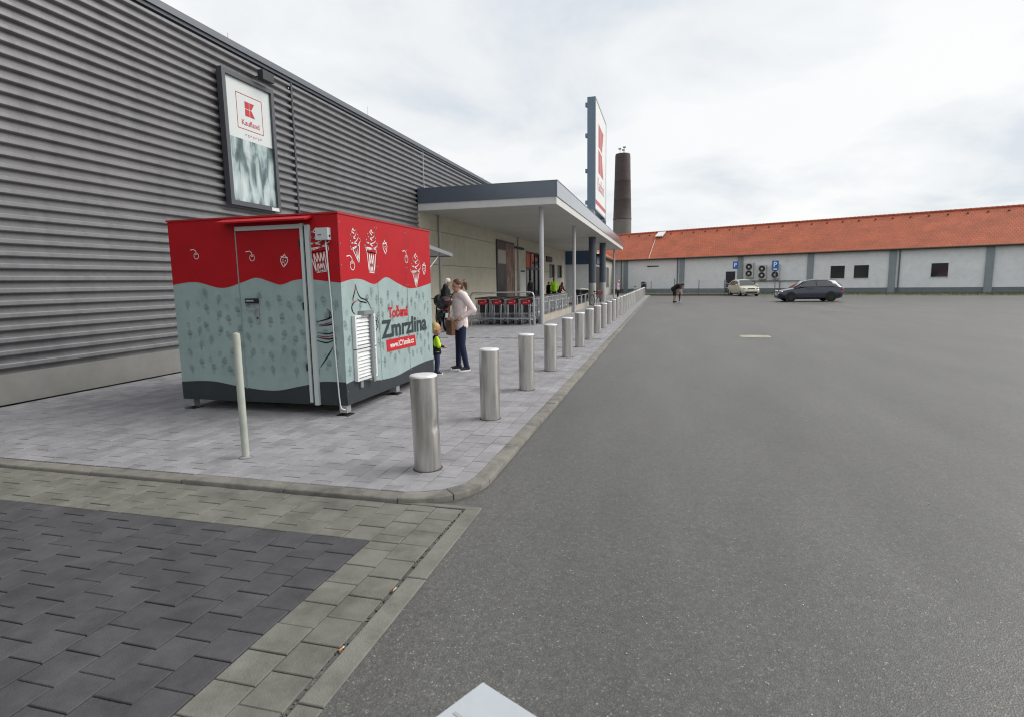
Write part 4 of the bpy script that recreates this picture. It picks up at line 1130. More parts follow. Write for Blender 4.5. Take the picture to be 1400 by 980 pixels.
# air conditioning units on the wall
acb = mat('ac_casing', (0.50, 0.50, 0.48), 0.5)
for i_, (xa, xb, za, zb, lb) in enumerate(((15.9, 16.75, 1.62, 3.15, 'leftmost twin fan air conditioning unit, nearest the navy door'), (17.25, 18.05, 1.42, 2.9, 'middle twin fan air conditioning unit on the storehouse wall'), (18.55, 19.35, 1.46, 2.92, 'rightmost twin fan air conditioning unit, behind the right parking sign'))):
    ac = thing('air_conditioner', lb, 'air conditioner', tuple(Vector((-6, 73, 0)) + Matrix.Rotation(bang, 3, 'Z') @ Vector(((xa + xb) / 2, 0, za))), bang, 'air conditioners on the storehouse wall')
    w = xb - xa; h_ = zb - za
    MB().box((-w / 2, -0.42, 0), (w / 2, -0.06, h_)).build('casing', acb, ac)
    MB().box((-w / 2 + 0.05, -0.06, -0.05), (-w / 2 + 0.1, 0, h_ - 0.2)).box((w / 2 - 0.1, -0.06, -0.05), (w / 2 - 0.05, 0, h_ - 0.2)).build('wall_bracket', galv, ac)
    for zc in (h_ * 0.27, h_ * 0.73):
        gq = MB().lathe([(0.33, -0.421), (0.33, -0.44), (0.29, -0.445), (0.26, -0.425), (0, -0.424)], 24, (0, 0, zc), 'y').build('fan_grille', mat('fan_dark', (0.03, 0.03, 0.032), 0.6), ac, 40)
        MB().lathe([(0.11, -0.4455), (0.09, -0.455), (0, -0.458)], 16, (0, 0, zc), 'y').build('fan_hub', acb, gq, 40)
pipe_m = mat('duct_grey', (0.12, 0.13, 0.14), 0.6)
cv = thing('pipe_run', 'grey pipe run along the storehouse wall under the air conditioners', 'pipe', (-6, 73, 0), bang)
MB().cyl((15.7, -0.15, 1.25), (22.0, -0.15, 1.2), 0.05, 8).build('pipe', pipe_m, cv)
for x_ in (16.9, 19.4): MB().cyl((x_, -0.15, 0.4), (x_, -0.15, 1.24), 0.04, 8).build('riser', pipe_m, cv)

# shop wing with slate band, left of the storehouse
wg = thing('shop_wing', 'low shop wing with slate blue band beyond the canopy end', 'building', (0, 0, 0))
MB().box((-12.5, 54.4, -0.1), (-6.3, 72.5, 4.1)).build('wall', mat('wing_wall', (0.40, 0.39, 0.36), 0.8, var=0.05, scale=1), wg)
MB().box((-12.5, 54.35, 0.0), (-6.9, 54.399, 3.1)).build('white_front', wallw, wg)
band2 = mat('slate_blue_band', (0.055, 0.085, 0.15), 0.5, var=0.06, scale=2)
MB().box((-12.6, 54.22, 3.12), (-6.2, 54.40, 4.4)).build('band', band2, wg)
MB().box((-6.299, 54.41, 3.12), (-6.18, 60.5, 4.08)).build('band', band2, wg)
MB().box((-6.89, 54.33, 0.0), (-6.32, 54.398, 3.1)).build('doorway', black_plastic, wg)
MB().box((-6.298, 54.9, 0.0), (-6.25, 57.8, 2.9)).build('doorway', black_plastic, wg)
for y_ in (61.5, 64.8): 
    w_ = MB().box((-6.298, y_, 0.8), (-6.26, y_ + 2.4, 3.0)).build('window', glass_dark, wg)
    MB().box((-6.259, y_ + 1.15, 0.8), (-6.235, y_ + 1.25, 3.0)).build('mullion', white_paint, w_)
q = MB(); q.quad((-5.9, 54.2, 4.02), (-5.9, 74, 4.02), (-11.3, 78, 7.5), (-11.3, 54.2, 7.5)); q.quad((-16.7, 54.2, 4.02), (-16.7, 74, 4.02), (-11.3, 78, 7.5), (-11.3, 54.2, 7.5))
q.build('roof', otile, wg, uv=lambda co: (co.y, (co.x + 20) * 1.25))
MB().poly([(-6.3, 54.41, 4.1), (-12.5, 54.41, 4.1), (-16.3, 54.41, 4.1), (-11.3, 54.41, 7.4)]).build('gable', MATS['wing_wall'], wg)
MB().box((-5.98, 54.2, 3.86), (-5.9, 72.4, 4.0)).build('eave_board', MATS['eave_dark'], wg)

# brick chimney beyond
ch = thing('brick_chimney', 'tall tapering brown brick chimney stack behind the orange roof', 'chimney', (-7.85, 110, 0))
def brick_stack():
    M = tile_mat('chimney_brick', (0.075, 0.056, 0.058), 0.34, 0.75, 'x', 0.14); return M
def cuv(co):
    return (math.atan2(co.y, co.x) * 1.6, co.z)
n_ = 32
MB().lathe([(1.72, 0), (1.66, 12.6)], n_).build('lower_shaft', mat('grey_render_shaft', (0.17, 0.155, 0.145), 0.85, var=0.12, scale=0.8), ch, 40)
MB().lathe([(1.66, 12.61), (1.70, 12.65), (1.70, 12.8), (1.66, 12.85), (1.56, 16.2), (1.58, 16.25), (1.555, 16.4), (1.47, 19.5), (1.49, 19.55), (1.465, 19.7), (1.37, 24.0), (1.30, 24.35), (1.1, 24.4), (1.0, 22.5)], n_).build('shaft', brick_stack(), ch, 40, uv=cuv)
for x_, y_, h_ in ((-0.45, -0.6, 0.75), (0.35, -0.7, 0.95), (0.1, 0.7, 0.8)):
    a_ = MB().cyl((x_, y_, 24.3), (x_, y_, 24.4 + h_), 0.05, 6).build('antenna_mast', galv, ch)
    MB().box((x_ - 0.28, y_ - 0.14, 24.4 + h_ - 0.12), (x_ + 0.22, y_ - 0.05, 24.4 + h_ + 0.16)).build('antenna_panel', mat('antenna_grey', (0.3, 0.31, 0.32), 0.6), a_)
# ------------------------------------------------------------------ fence, verge, signs, bin
fa = Vector((-2.2, 60.6, road_z)); fd = Vector((0.95, -0.31, 0)).normalized()
fang = math.atan2(fd.y, fd.x)
fe = thing('wire_fence', 'low wire mesh fence with steel posts before the storehouse', 'fence', tuple(fa), fang)
fpost = mat('fence_post', (0.13, 0.15, 0.16), 0.5, 0.4)
FLEN = 8.4
for x_ in (0.9, 3.3, 5.7, 8.1): MB().cyl((x_, 0, 0), (x_, 0, 1.5 if x_ != 3.3 else 1.62), 0.035, 10).build('post', fpost, fe)
MB().ell((3.3, 0, 1.62), 0.06, 8).build('post_cap', fpost, fe)
MB().cyl((3.32, 0.0, 1.5), (4.9, -0.02, 0.1), 0.03, 8).build('brace', fpost, fe)
q = MB()
for k in range(9): q.tube([(0, 0, 0.12 + k * 0.16), (FLEN, 0, 0.12 + k * 0.16)], 0.0035, 3, caps=False)
for k in range(int(FLEN / 0.12)): q.tube([(k * 0.12, 0, 0.1), (k * 0.12, 0, 1.42)], 0.003, 3, caps=False)
q.build('wire_mesh', galv, fe)
MB().box((-1.0, -0.06, -0.05), (FLEN + 0.5, 0.06, 0.12)).build('fence_kerb', mat('dark_kerb', (0.06, 0.06, 0.055), 0.9), fe)
# verge between drive and storehouse
vg = MB()
vA = [(-6, 61.9), (-2.2, 60.72), (6.1, 58.0), (7.5, 57.9 + 1.2), (30, 48.5), (60, 34)]
vB = [(-6, 72.8), (-2.2, 71.0), (6.1, 67.2), (7.5, 66.6), (30, 56.0), (60, 42)]
for k in range(len(vA) - 1):
    vg.quad((*vA[k], -0.045), (*vA[k + 1], -0.045), (*vB[k + 1], 0.02), (*vB[k], 0.02))
tag(vg.build('verge', mat('verge_soil', (0.105, 0.105, 0.065), 0.95, var=0.35, scale=1.5)), kind='structure')
q = MB(); rr = random.Random(31)
for k in range(7000):
    t = rr.random(); i_ = rr.choice((3, 3, 4))
    a = Vector(vA[i_]).lerp(Vector(vA[i_ + 1]), t if i_ < 4 else t * 0.4); b_ = Vector(vB[i_]).lerp(Vector(vB[i_ + 1]), t if i_ < 4 else t * 0.4)
    p = a.lerp(b_, rr.random()); h_ = rr.uniform(0.05, 0.22); an = rr.uniform(0, 6.28); w = 0.012
    dx, dy = math.cos(an) * w, math.sin(an) * w
    z = -0.03
    q.poly([(p.x - dx, p.y - dy, z), (p.x + dx, p.y + dy, z), (p.x + rr.uniform(-.05, .05), p.y + rr.uniform(-.05, .05), z + h_)])
tag(q.build('grass', mat('verge_grass', (0.085, 0.10, 0.04), 0.9, piece=0.4)), 'short olive grass on the verge below the storehouse wall', 'grass', kind='stuff')
# parking signs
blue = mat('sign_blue', (0.02, 0.13, 0.42), 0.4); sign_w = mat('sign_lettering_white', (0.75, 0.76, 0.78), 0.4)
for (x_, y_, zc, w, h_, lb) in ((6.62, 60.0, 2.83, 0.5, 0.72, 'square blue parking sign on a white post behind the cream car'), (9.52, 56.0, 2.64, 0.58, 0.86, 'square blue parking sign in front of the rightmost air conditioner')):
    s_ = thing('parking_sign', lb, 'road sign', (x_, y_, -0.05), R(10), 'blue parking signs')
    MB().cyl((0.06, 0.02, 0.0), (0.06, 0.02, zc + 0.3), 0.035, 10).build('post', white_paint if x_ < 8 else fpost, s_)
    pl = MB().box((-w / 2, -0.035, zc - h_ / 2 + 0.05), (w / 2, -0.018, zc + h_ / 2 + 0.05)).build('plate', blue, s_)
    text('P', h_ * 0.72, sign_w, pl, facing_ny(-0.02, -0.0375, zc - h_ * (0.14 if x_ < 8 else 0.08)), align='CENTER', bold=0.012)
    if x_ > 8: MB().box((-0.16, -0.0375, zc - 0.33), (0.16, -0.0355, zc - 0.22)).build('small_symbol', sign_w, pl)
# litter bin at the far end of the row
bn = thing('litter_bin', 'black litter bin on a post at the far end of the bollards', 'litter bin', (-2.05, 59.6, 0))
MB().cyl((0, 0, 0), (0, 0, 0.6), 0.07, 10).build('post', black_plastic, bn)
MB().lathe([(0.2, 0.55), (0.26, 0.6), (0.28, 1.1), (0.25, 1.12)], 20).build('drum', black_plastic, bn, 40)
MB().lathe([(0.3, 1.18), (0.3, 1.26), (0.22, 1.36), (0, 1.4)], 20).build('hood', black_plastic, bn, 40)
MB().lathe([(0.06, 1.1), (0.06, 1.2)], 10).build('hood_stay', galv, bn)

# ------------------------------------------------------------------ bicycles
def bicycle(name, label, loc, rz, frame_col, tilt=0.0, pannier=False):
    b_ = thing(name, label, 'bicycle', loc, rz, None); b_.rotation_euler = (tilt, 0, rz)
    fm = mat('bike_' + name + str(int(loc[1])), frame_col, 0.35, 0.2)
    for y in (-0.52, 0.52):
        wq = MB().tube([(0, y + 0.33 * math.cos(2 * math.pi * k / 28), 0.34 + 0.33 * math.sin(2 * math.pi * k / 28)) for k in range(28)], 0.018, 6, closed=True).build('tyre', rubber, b_, True)
        MB().tube([(0, y + 0.305 * math.cos(2 * math.pi * k / 28), 0.34 + 0.305 * math.sin(2 * math.pi * k / 28)) for k in range(28)], 0.011, 6, closed=True).build('rim', galv, wq, True)
        sp = MB()
        for k in range(14):
            a = 2 * math.pi * k / 14; sp.tube([(0.02 * (-1) ** k, y, 0.34), (0, y + 0.3 * math.cos(a), 0.34 + 0.3 * math.sin(a))], 0.002, 3, caps=False)
        sp.build('spokes', galv, wq)
    bb_, st, hd, ra = (0, 0.08, 0.30), (0, 0.22, 0.78), (0, -0.36, 0.82), (0, 0.52, 0.34)
    q = MB()
    for a, c in ((bb_, st), (st, hd), (bb_, (0, -0.38, 0.68)), (bb_, ra), (ra, st), (hd, (0, -0.52, 0.34))): q.cyl(a, c, 0.016, 8)
    q.build('frame', fm, b_)
    MB().tube([(-0.28, -0.22, 0.98), (-0.2, -0.3, 1.02), (0, -0.36, 1.0), (0.2, -0.3, 1.02), (0.28, -0.22, 0.98)], 0.012, 6).cyl((0, -0.36, 0.82), (0, -0.36, 1.0), 0.014, 8).build('handlebar', galv, b_)
    MB().ell((0, 0.26, 0.9), (0.08, 0.14, 0.035), 10).cyl((0, 0.22, 0.78), (0, 0.25, 0.88), 0.013, 8).build('saddle', black_plastic, b_, True)
    MB().lathe([(0.09, -0.03), (0.09, -0.02), (0, -0.02)], 16, (0, 0.08, 0.30), 'x').cyl((-0.09, 0.08, 0.3), (-0.09, 0.22, 0.22), 0.01, 6).cyl((0.09, 0.08, 0.3), (0.09, -0.06, 0.38), 0.01, 6).build('crank', galv, b_)
    if pannier: MB().box((-0.16, -0.66, 0.82), (0.16, -0.4, 1.04)).build('basket', mat('bike_basket', (0.2, 0.06, 0.07), 0.7), b_)
    return b_
bicycle('bicycle', 'silver bicycle with dark red basket leaning by the pylon leg', (-4.05, 34.9, 0), R(28), (0.3, 0.3, 0.32), R(6), True)
bicycle('bicycle', 'white bicycle parked at the far end beyond the bollards', (-2.65, 57.6, 0), R(62), (0.6, 0.6, 0.6), R(5))

# ------------------------------------------------------------------ trolley bay
conc = mat('bay_concrete', (0.36, 0.33, 0.28), 0.85, var=0.12, scale=2, dirt=0.2)
pl_ = MB().box((-4.78, 21.5, -0.02), (-4.58, 36.0, 0.26)).build('bay_plinth', conc)
tag(pl_, 'low beige concrete plinth along the shopping cart bay', 'plinth')
tubem = mat('rail_tube', (0.50, 0.51, 0.53), 0.32, 0.8)
fr_ = thing('bay_front_rail', 'grey tubular rail frame across the front of the cart bay', 'rail', (0, 20.32, 0))
MB().tube([(-7.0, 0, 0.0), (-7.0, 0, 1.10), (-6.96, 0, 1.18), (-6.88, 0, 1.21), (-4.72, 0, 1.21), (-4.63, 0, 1.18), (-4.59, 0, 1.10), (-4.59, 0, 0.0)], 0.026, 10).build('top_rail', tubem, fr_, 40)
MB().tube([(-6.97, 0, 0.26), (-4.62, 0, 0.26)], 0.02, 8).build('lower_rail', tubem, fr_)
MB().tube([(-4.55, 0.03, 0.0), (-4.55, 0.03, 0.30), (-4.56, 0.03, 0.34), (-4.74, 0.03, 0.36), (-4.74, 0.03, 0.0)], 0.02, 8).tube([(-4.5, 0.1, 0.72), (-4.72, 0.1, 0.72), (-4.76, 0.1, 0.66), (-4.76, 0.1, 0.2)], 0.02, 8).build('corner_hoop', tubem, fr_, 40)
sd = thing('bay_side_rail', 'row of low tubular hoops along the pavement side of the cart bay', 'rail', (-4.66, 0, 0.26))
y = 21.9
while y < 35:
    MB().tube([(0, y, -0.05), (0, y, 0.44), (0, y + 0.05, 0.50), (0, y + 1.38, 0.50), (0, y + 1.43, 0.44), (0, y + 1.43, -0.05)], 0.022, 8).build('hoop', tubem, sd, 40)
    y += 1.62
# shopping cart (handle towards -Y)
cart_wire = wire; cart_blk = mat('cart_black', (0.02, 0.021, 0.024), 0.45)
def wires(q, pts, r=0.0042): q.tube(pts, r, 4, caps=False)
def basket_mesh(m_):
    q = MB()
    # rim corners: back (handle side) y=0, front y=.86 ; basket tapers
    def P(s, t, z):   # s -1..1 across, t 0..1 back to front, z 0..1 bottom to top
        hw = 0.27 - 0.05 * t - 0.03 * (1 - z)
        y = 0.03 + t * (0.82 - 0.12 * (1 - z)); zz = 0.42 + 0.06 * t + z * (0.52 - 0.04 * t)
        return (s * hw, y, zz)
    for s in (-1, 1):
        for k in range(12): wires(q, [P(s, k / 11, 0), P(s, k / 11, 1)])
        for k in range(5): wires(q, [P(s, 0, k / 4), P(s, 1, k / 4)], 0.004 if k < 4 else 0.008)
    for k in range(8):
        a = -1 + 2 * k / 7
        wires(q, [P(a, 1, 0), P(a, 1, 1)]); wires(q, [P(a, 0, 0), P(a, 1, 0)]); wires(q, [P(a, 0, 0), P(a, 0.06, 0.8)])
    for k in range(5): wires(q, [P(-1, 1, k / 4), P(1, 1, k / 4)]); wires(q, [P(-1, k / 4, 0), P(1, k / 4, 0)])
    for k in range(4): wires(q, [P(-1, 0.02, k * 0.26), P(1, 0.02, k * 0.26)])
    return q.mesh('basket', m_)
def cart_meshes(pref, wm, hm, flapm):
    d = {}
    d['basket'] = basket_mesh(wm)
    q = MB()
    for s in (-1, 1):
        q.tube([(s * 0.26, -0.09, 1.0), (s * 0.265, 0.0, 0.93), (s * 0.255, 0.02, 0.4), (s * 0.25, 0.03, 0.24), (s * 0.24, 0.12, 0.2), (s * 0.17, 0.85, 0.17)], 0.012, 6)
        q.tube([(s * 0.17, 0.02, 0.80), (s * 0.17, -0.04, 0.74), (s * 0.17, -0.045, 0.07), (s * 0.12, -0.045, 0.05), (s * 0.115, -0.04, 0.76)], 0.0125, 6)
        q.tube([(s * 0.22, 0.45, 0.2), (s * 0.235, 0.42, 0.46)], 0.010, 6)
    q.tube([(-0.24, 0.12, 0.2), (0.24, 0.12, 0.2)], 0.01, 6); q.tube([(-0.17, 0.85, 0.17), (0.17, 0.85, 0.17)], 0.01, 6); q.tube([(-0.2, 0.5, 0.19), (0.2, 0.5, 0.19)], 0.008, 6)
    d['frame'] = q.mesh('frame', tubem, True)
    d['handle'] = MB().tube([(-0.27, -0.09, 1.0), (0.27, -0.09, 1.0)], 0.024, 10).mesh('handle', hm, True)
    q = MB(); pts = []
    for k in range(20):
        a = 2 * math.pi * k / 20
        pts.append((0.165 * math.copysign(abs(math.cos(a)) ** 0.75, math.cos(a)), -0.015, 0.85 + 0.095 * math.copysign(abs(math.sin(a)) ** 0.7, math.sin(a))))
    q.prism(pts, (0, 0.022, 0)); d['shade_plate'] = MB().box((-0.215, 0.03, 0.46), (0.215, 0.036, 0.93)).mesh('shade_plate', cart_blk); d['child_seat_flap'] = q.mesh('child_seat_flap', flapm)  # black plate behind the flap added to stand for shade among nested carts
    q = MB(); q.box((-0.10, -0.0185, 0.822), (0.03, -0.0155, 0.830)); q.ell((0.115, -0.018, 0.885), (0.022, 0.006, 0.018), 8); d['flap_print'] = q.mesh('flap_print', sign_w)
    q = MB()
    q.lathe([(0.0, -0.014), (0.058, -0.014), (0.062, 0), (0.058, 0.014), (0, 0.014)], 14, (0, 0, 0.064), 'x'); d['wheel'] = q.mesh('wheel', rubber, 50)
    return d
CMET = cart_meshes('cart', mat('cart_wire', (0.44, 0.45, 0.46), 0.4, 0.6), cart_blk, red_plastic)
CBLK = cart_meshes('dark_cart', cart_blk, mat('pale_handle', (0.62, 0.62, 0.62), 0.4), cart_blk)
def cart(loc, rz, label, group, M=CMET, detailed=True):
    c = thing('shopping_cart', label, 'shopping cart', loc, rz, group)
    for nm in ('basket', 'frame', 'handle', 'shade_plate', 'child_seat_flap'):
        o = link(nm, M[nm], c)
        if nm == 'child_seat_flap' and detailed and M is CMET: link('flap_print', M['flap_print'], o)
    if detailed:
        for x_, y_ in ((-0.235, 0.1), (0.235, 0.1), (-0.17, 0.84), (0.17, 0.84)): link('wheel', M['wheel'], c, (x_, y_, 0))
    return c
rr = random.Random(9)
names = ('front shopping cart of the leftmost row in the bay', 'front shopping cart of the second row from the left in the bay', 'front shopping cart of the third row from the left in the bay', 'front shopping cart of the rightmost row in the bay')
rowx = (-6.58, -6.02, -5.46, -4.92)
for r_, x_ in enumerate(rowx):
    n_ = 7 if r_ < 3 else 27
    for k in range(n_):
        lab = names[r_] if k == 0 else '%s cart from the front in the %s' % (ordinal[k], ('leftmost row of the cart bay', 'second row from the left in the cart bay', 'third row from the left in the cart bay', 'long right row beside the hoops')[r_])
        cart((x_ + rr.uniform(-0.012, 0.012), 20.48 + rr.uniform(-0.03, 0.03) * (k == 0) + k * 0.275, 0.0), rr.uniform(-0.012, 0.012), lab,
             'carts at the front of the bay' if k == 0 else ('carts nested in the three left rows' if r_ < 3 else 'carts nested in the right row'), detailed=(k < 3 or r_ == 3))
for r_, x_ in enumerate((-5.1, -5.75)):
    for k in range(9):
        cart((x_, 37.6 + r_ * 1.6 + k * 0.3, 0.0), R(4), '%s black shopping cart with pale handle in the row %s the pavement' % (ordinal[k], ('nearer', 'farther from')[r_]), 'black carts near the pylon legs', CBLK, False)

# ------------------------------------------------------------------ cars
def car(name, label, loc, rz, paint, L=3.95, W=1.66, H=1.46):
    """small hatchback, nose towards -Y"""
    c = thing(name, label, 'car', loc, rz)
    hl = L / 2
    st = [(-hl, 0.30, 0.52, 0.56), (-hl + 0.05, 0.22, 0.62, 0.68), (-hl + 0.18, 0.18, 0.70, 0.77), (-hl + 0.45, 0.17, 0.80, 0.815), (-hl + 0.95, 0.17, 0.905, 0.83), (-0.55, 0.17, 0.95, 0.83), (0.3, 0.17, 0.97, 0.83), (1.2, 0.17, 0.98, 0.825), (hl - 0.28, 0.2, 0.98, 0.79), (hl - 0.06, 0.25, 0.90, 0.73), (hl, 0.32, 0.72, 0.66)]
    q = MB(); rws = []
    for (y, zl_, zt, hw) in st:
        hw = hw * W / 1.66
        prof = [(0.80 * hw, zl_), (0.97 * hw, zl_ + 0.10), (hw, zl_ + (zt - zl_) * 0.45), (0.985 * hw, zl_ + (zt - zl_) * 0.72), (0.93 * hw, zt - 0.035), (0.80 * hw, zt), (0.35 * hw, zt + 0.025), (0, zt + 0.03)]
        full = [(x_, z_) for x_, z_ in prof] + [(-x_, z_) for x_, z_ in reversed(prof[:-1])]
        row = []
        for x_, z_ in full: row.append(len(q.v)); q.v.append((x_, y, z_))
        rws.append(row)
    n = len(rws[0])
    for a, b_ in zip(rws, rws[1:]):
        for k in range(n): q.f.append((a[k], a[(k + 1) % n], b_[(k + 1) % n], b_[k]))
    q.f.append(tuple(rws[0])); q.f.append(tuple(reversed(rws[-1])))
    body = q.build('body', paint, c, 45)
    # greenhouse
    cb = [(-hl + 0.92, 0.90, 0.74), (-0.28, H - 0.06, 0.57), (0.2, H, 0.575), (0.95, H - 0.01, 0.57), (1.50, H - 0.10, 0.545), (hl - 0.10, 0.95, 0.70)]
    lo = lambda y: 0.76 if y < 1.3 else 0.72
    q = MB(); rws = []
    for (y, zt, hw) in cb:
        row = []
        for x_, z_ in ((0.775, 0.93), (hw + 0.02, zt - 0.05), (hw - 0.07, zt - 0.004), (0, zt + 0.012), (-hw + 0.07, zt - 0.004), (-hw - 0.02, zt - 0.05), (-0.775, 0.93)):
            row.append(len(q.v)); q.v.append((x_, y, z_))
        rws.append(row)
    n = 7
    for a, b_ in zip(rws, rws[1:]):
        for k in range(n - 1): q.f.append((a[k], a[k + 1], b_[k + 1], b_[k]))
    q.f.append(tuple(rws[0])); q.f.append(tuple(reversed(rws[-1])))
    q.build('cabin', paint, c, 45)
    gl = mat('car_glass', (0.055, 0.065, 0.065), 0.05, spec=1.0)
    def pane(nm, pts, out_):
        q2 = MB(); q2.prism([tuple(Vector(p) + Vector(out_)) for p in pts], tuple(Vector(out_) * -0.6)); q2.build(nm, gl, c)
    pane('windscreen', [(-0.66, -hl + 1.00, 0.955), (0.66, -hl + 1.00, 0.955), (0.52, -0.36, H - 0.10), (-0.52, -0.36, H - 0.10)], (0, -0.025, 0.03))
    pane('rear_window', [(-0.62, hl - 0.12, 1.0), (0.62, hl - 0.12, 1.0), (0.48, 1.55, H - 0.16), (-0.48, 1.55, H - 0.16)], (0, 0.03, 0.02))
    for s in (-1, 1):
        pane('side_window', [(s * 0.765, -0.72, 0.98), (s * 0.765, 0.28, 0.99), (s * 0.605, 0.24, H - 0.11), (s * 0.605, -0.18, H - 0.12)], (s * 0.02, 0, 0.006))
        pane('side_window', [(s * 0.765, 0.36, 0.99), (s * 0.765, 1.42, 1.0), (s * 0.60, 1.2, H - 0.14), (s * 0.605, 0.32, H - 0.11)], (s * 0.02, 0, 0.006))
        MB().ell((s * 0.92, -0.72, 1.0), (0.10, 0.06, 0.075), 10).box((min(s * 0.78, s * 0.86), -0.74, 0.97), (max(s * 0.78, s * 0.86), -0.70, 1.0)).build('wing_mirror', paint, c, True)
        hlm = mat('headlamp', (0.55, 0.57, 0.58), 0.1, 0.3)
        MB().ell((s * 0.58, -hl + 0.17, 0.665), (0.17, 0.16, 0.082), 12, (R(-25), 0, s * R(20))).build('headlight', hlm, c, True)
        MB().ell((s * 0.64, hl - 0.10, 0.80), (0.12, 0.10, 0.13), 10).build('tail_light', red_plastic, c, True)
        MB().box((min(s * 0.8285, s * 0.838), -0.35, 0.84), (max(s * 0.8285, s * 0.838), -0.2 + 0.4, 0.865)).build('door_handle', paint, c)
        for y in (-hl + 0.74, hl - 0.78):
            ar = MB().lathe([(0.345, -0.02), (0.345, 0.008), (0.0, 0.008)], 24, (s * 0.822, y, 0.34), 'x'); ar.build('wheel_arch', black_plastic, c)
            w = MB().lathe([(0.17, -0.1), (0.27, -0.1), (0.30, -0.075), (0.305, 0), (0.30, 0.075), (0.27, 0.1), (0.17, 0.1)], 28, (s * 0.735, y, 0.305), 'x').build('tyre', rubber, c, 50)
            MB().lathe([(0, s * 0.085), (0.05, s * 0.09), (0.1, s * 0.075), (0.17, s * 0.095), (0.185, s * 0.098)], 20, (s * 0.735, y, 0.305), 'x').build('rim', galv, w, 50)
    MB().cbox((0, -hl + 0.055, 0.665), (0.66, 0.05, 0.075), (R(-15), 0, 0)).build('grille', black_plastic, c)
    MB().box((-0.52, -hl - 0.012, 0.27), (0.52, -hl + 0.05, 0.40)).build('lower_intake', black_plastic, c)
    MB().box((-0.26, -hl - 0.022, 0.43), (0.26, -hl - 0.002, 0.54)).build('number_plate', sign_w, c)
    MB().box((-0.26, hl - 0.002, 0.55), (0.26, hl + 0.015, 0.66)).build('number_plate', sign_w, c)
    return c
car('parked_car', 'cream small hatchback parked nose out by the navy door', (7.05, 57.2, road_z), R(14), mat('cream_car_paint', (0.56, 0.53, 0.42), 0.25, 0.1, coat=0.8), W=1.7, H=1.5)
car('parked_car', 'dark navy hatchback parked sideways at the right', (9.35, 42.6, road_z), R(-88), mat('navy_car_paint', (0.018, 0.022, 0.045), 0.18, 0.2, coat=1.0))

# ------------------------------------------------------------------ touring motorcycle behind the kiosk (nose towards local +Y)
mc = thing('motorcycle', 'black motorcycle with top case parked behind the kiosk', 'motorcycle', (-7.0, 17.75, 0), R(32))
mcb = mat('moto_black', (0.017, 0.017, 0.02), 0.3, coat=0.4)
for y, wd in ((0.0, 0.075), (1.42, 0.055)):
    w = MB().lathe([(0.21, -wd * 0.7), (0.27, -wd), (0.30, -wd * 0.75), (0.315, 0), (0.30, wd * 0.75), (0.27, wd), (0.21, wd * 0.7)], 32, (0, y, 0.315), 'x').build('tyre', rubber, mc, 50)
    MB().tube([(0, y + 0.215 * math.cos(2 * math.pi * k / 24), 0.315 + 0.215 * math.sin(2 * math.pi * k / 24)) for k in range(24)], 0.03, 6, closed=True).build('rim', galv, w, True)
    q = MB()
    for k in range(5):
        a = 2 * math.pi * k / 5; q.tube([(0, y, 0.315), (0, y + 0.2 * math.cos(a), 0.315 + 0.2 * math.sin(a))], [0.035, 0.02], 6)
    q.lathe([(0.0, -0.06), (0.06, -0.06), (0.06, 0.06), (0, 0.06)], 12, (0, y, 0.315), 'x'); q.build('wheel_spokes', galv, w)
q = MB()
for s in (-1, 1):
    q.tube([(s * 0.1, 0.0, 0.315), (s * 0.11, 0.48, 0.42)], 0.03, 8); q.tube([(s * 0.09, 1.42, 0.315), (s * 0.09, 1.15, 0.98)], 0.028, 8); q.tube([(s * 0.12, -0.02, 0.75), (s * 0.13, 0.5, 0.62), (s * 0.12, 0.9, 0.55)], 0.022, 8)
q.tube([(0, 0.5, 0.42), (0, 1.1, 0.9)], 0.03, 8); q.build('frame', mcb, mc)
MB().ell((0, 0.72, 0.48), (0.2, 0.28, 0.2), 14).cyl((-0.22, 0.7, 0.42), (0.22, 0.7, 0.42), 0.1, 14).build('engine', mat('engine_grey', (0.08, 0.08, 0.085), 0.4, 0.6), mc, 40)
MB().ell((0, 0.86, 0.84), (0.17, 0.3, 0.15), 14).build('fuel_tank', mcb, mc, True)
MB().ell((0, 0.30, 0.80), (0.17, 0.42, 0.07), 14).ell((0, -0.02, 0.78), (0.13, 0.22, 0.07), 12).build('seat', black_plastic, mc, True)
MB().ell((0, 1.22, 0.98), (0.2, 0.2, 0.22), 14).build('fairing', mcb, mc, True)
MB().tube([(-0.38, 0.98, 1.02), (-0.3, 1.08, 1.06), (0, 1.12, 1.02), (0.3, 1.08, 1.06), (0.38, 0.98, 1.02)], 0.016, 8).build('handlebar', black_plastic, mc)
for s in (-1, 1): MB().ell((s * 0.36, 1.1, 1.2), (0.07, 0.025, 0.045), 8).cyl((s * 0.3, 1.08, 1.06), (s * 0.35, 1.1, 1.18), 0.008, 6).build('mirror', black_plastic, mc, True)
tcse = MB().ell((0, -0.26, 1.0), (0.25, 0.22, 0.17), 18).build('top_case', mcb, mc, True)
MB().ell((0.0, -0.42, 1.04), (0.13, 0.06, 0.035), 12).build('red_reflector', red_plastic, tcse, True)
MB().cyl((0.16, 0.35, 0.35), (0.19, -0.28, 0.50), 0.055, 14).build('exhaust', galv, mc)
MB().tube([(0, 0.15, 0.72), (0, -0.2, 0.70), (0, -0.38, 0.55), (0, -0.42, 0.45)], [0.07, 0.06, 0.045, 0.03], 8).build('rear_mudguard', black_plastic, mc)
MB().cbox((0, -0.455, 0.55), (0.2, 0.008, 0.16), (R(20), 0, 0)).build('number_plate', sign_w, mc)
MB().cbox((0, -0.3, 0.74), (0.12, 0.06, 0.04)).build('tail_light', red_plastic, mc)
MB().ell((0, 1.42, 0.60), (0.07, 0.26, 0.06), 10).build('front_mudguard', mcb, mc, True)
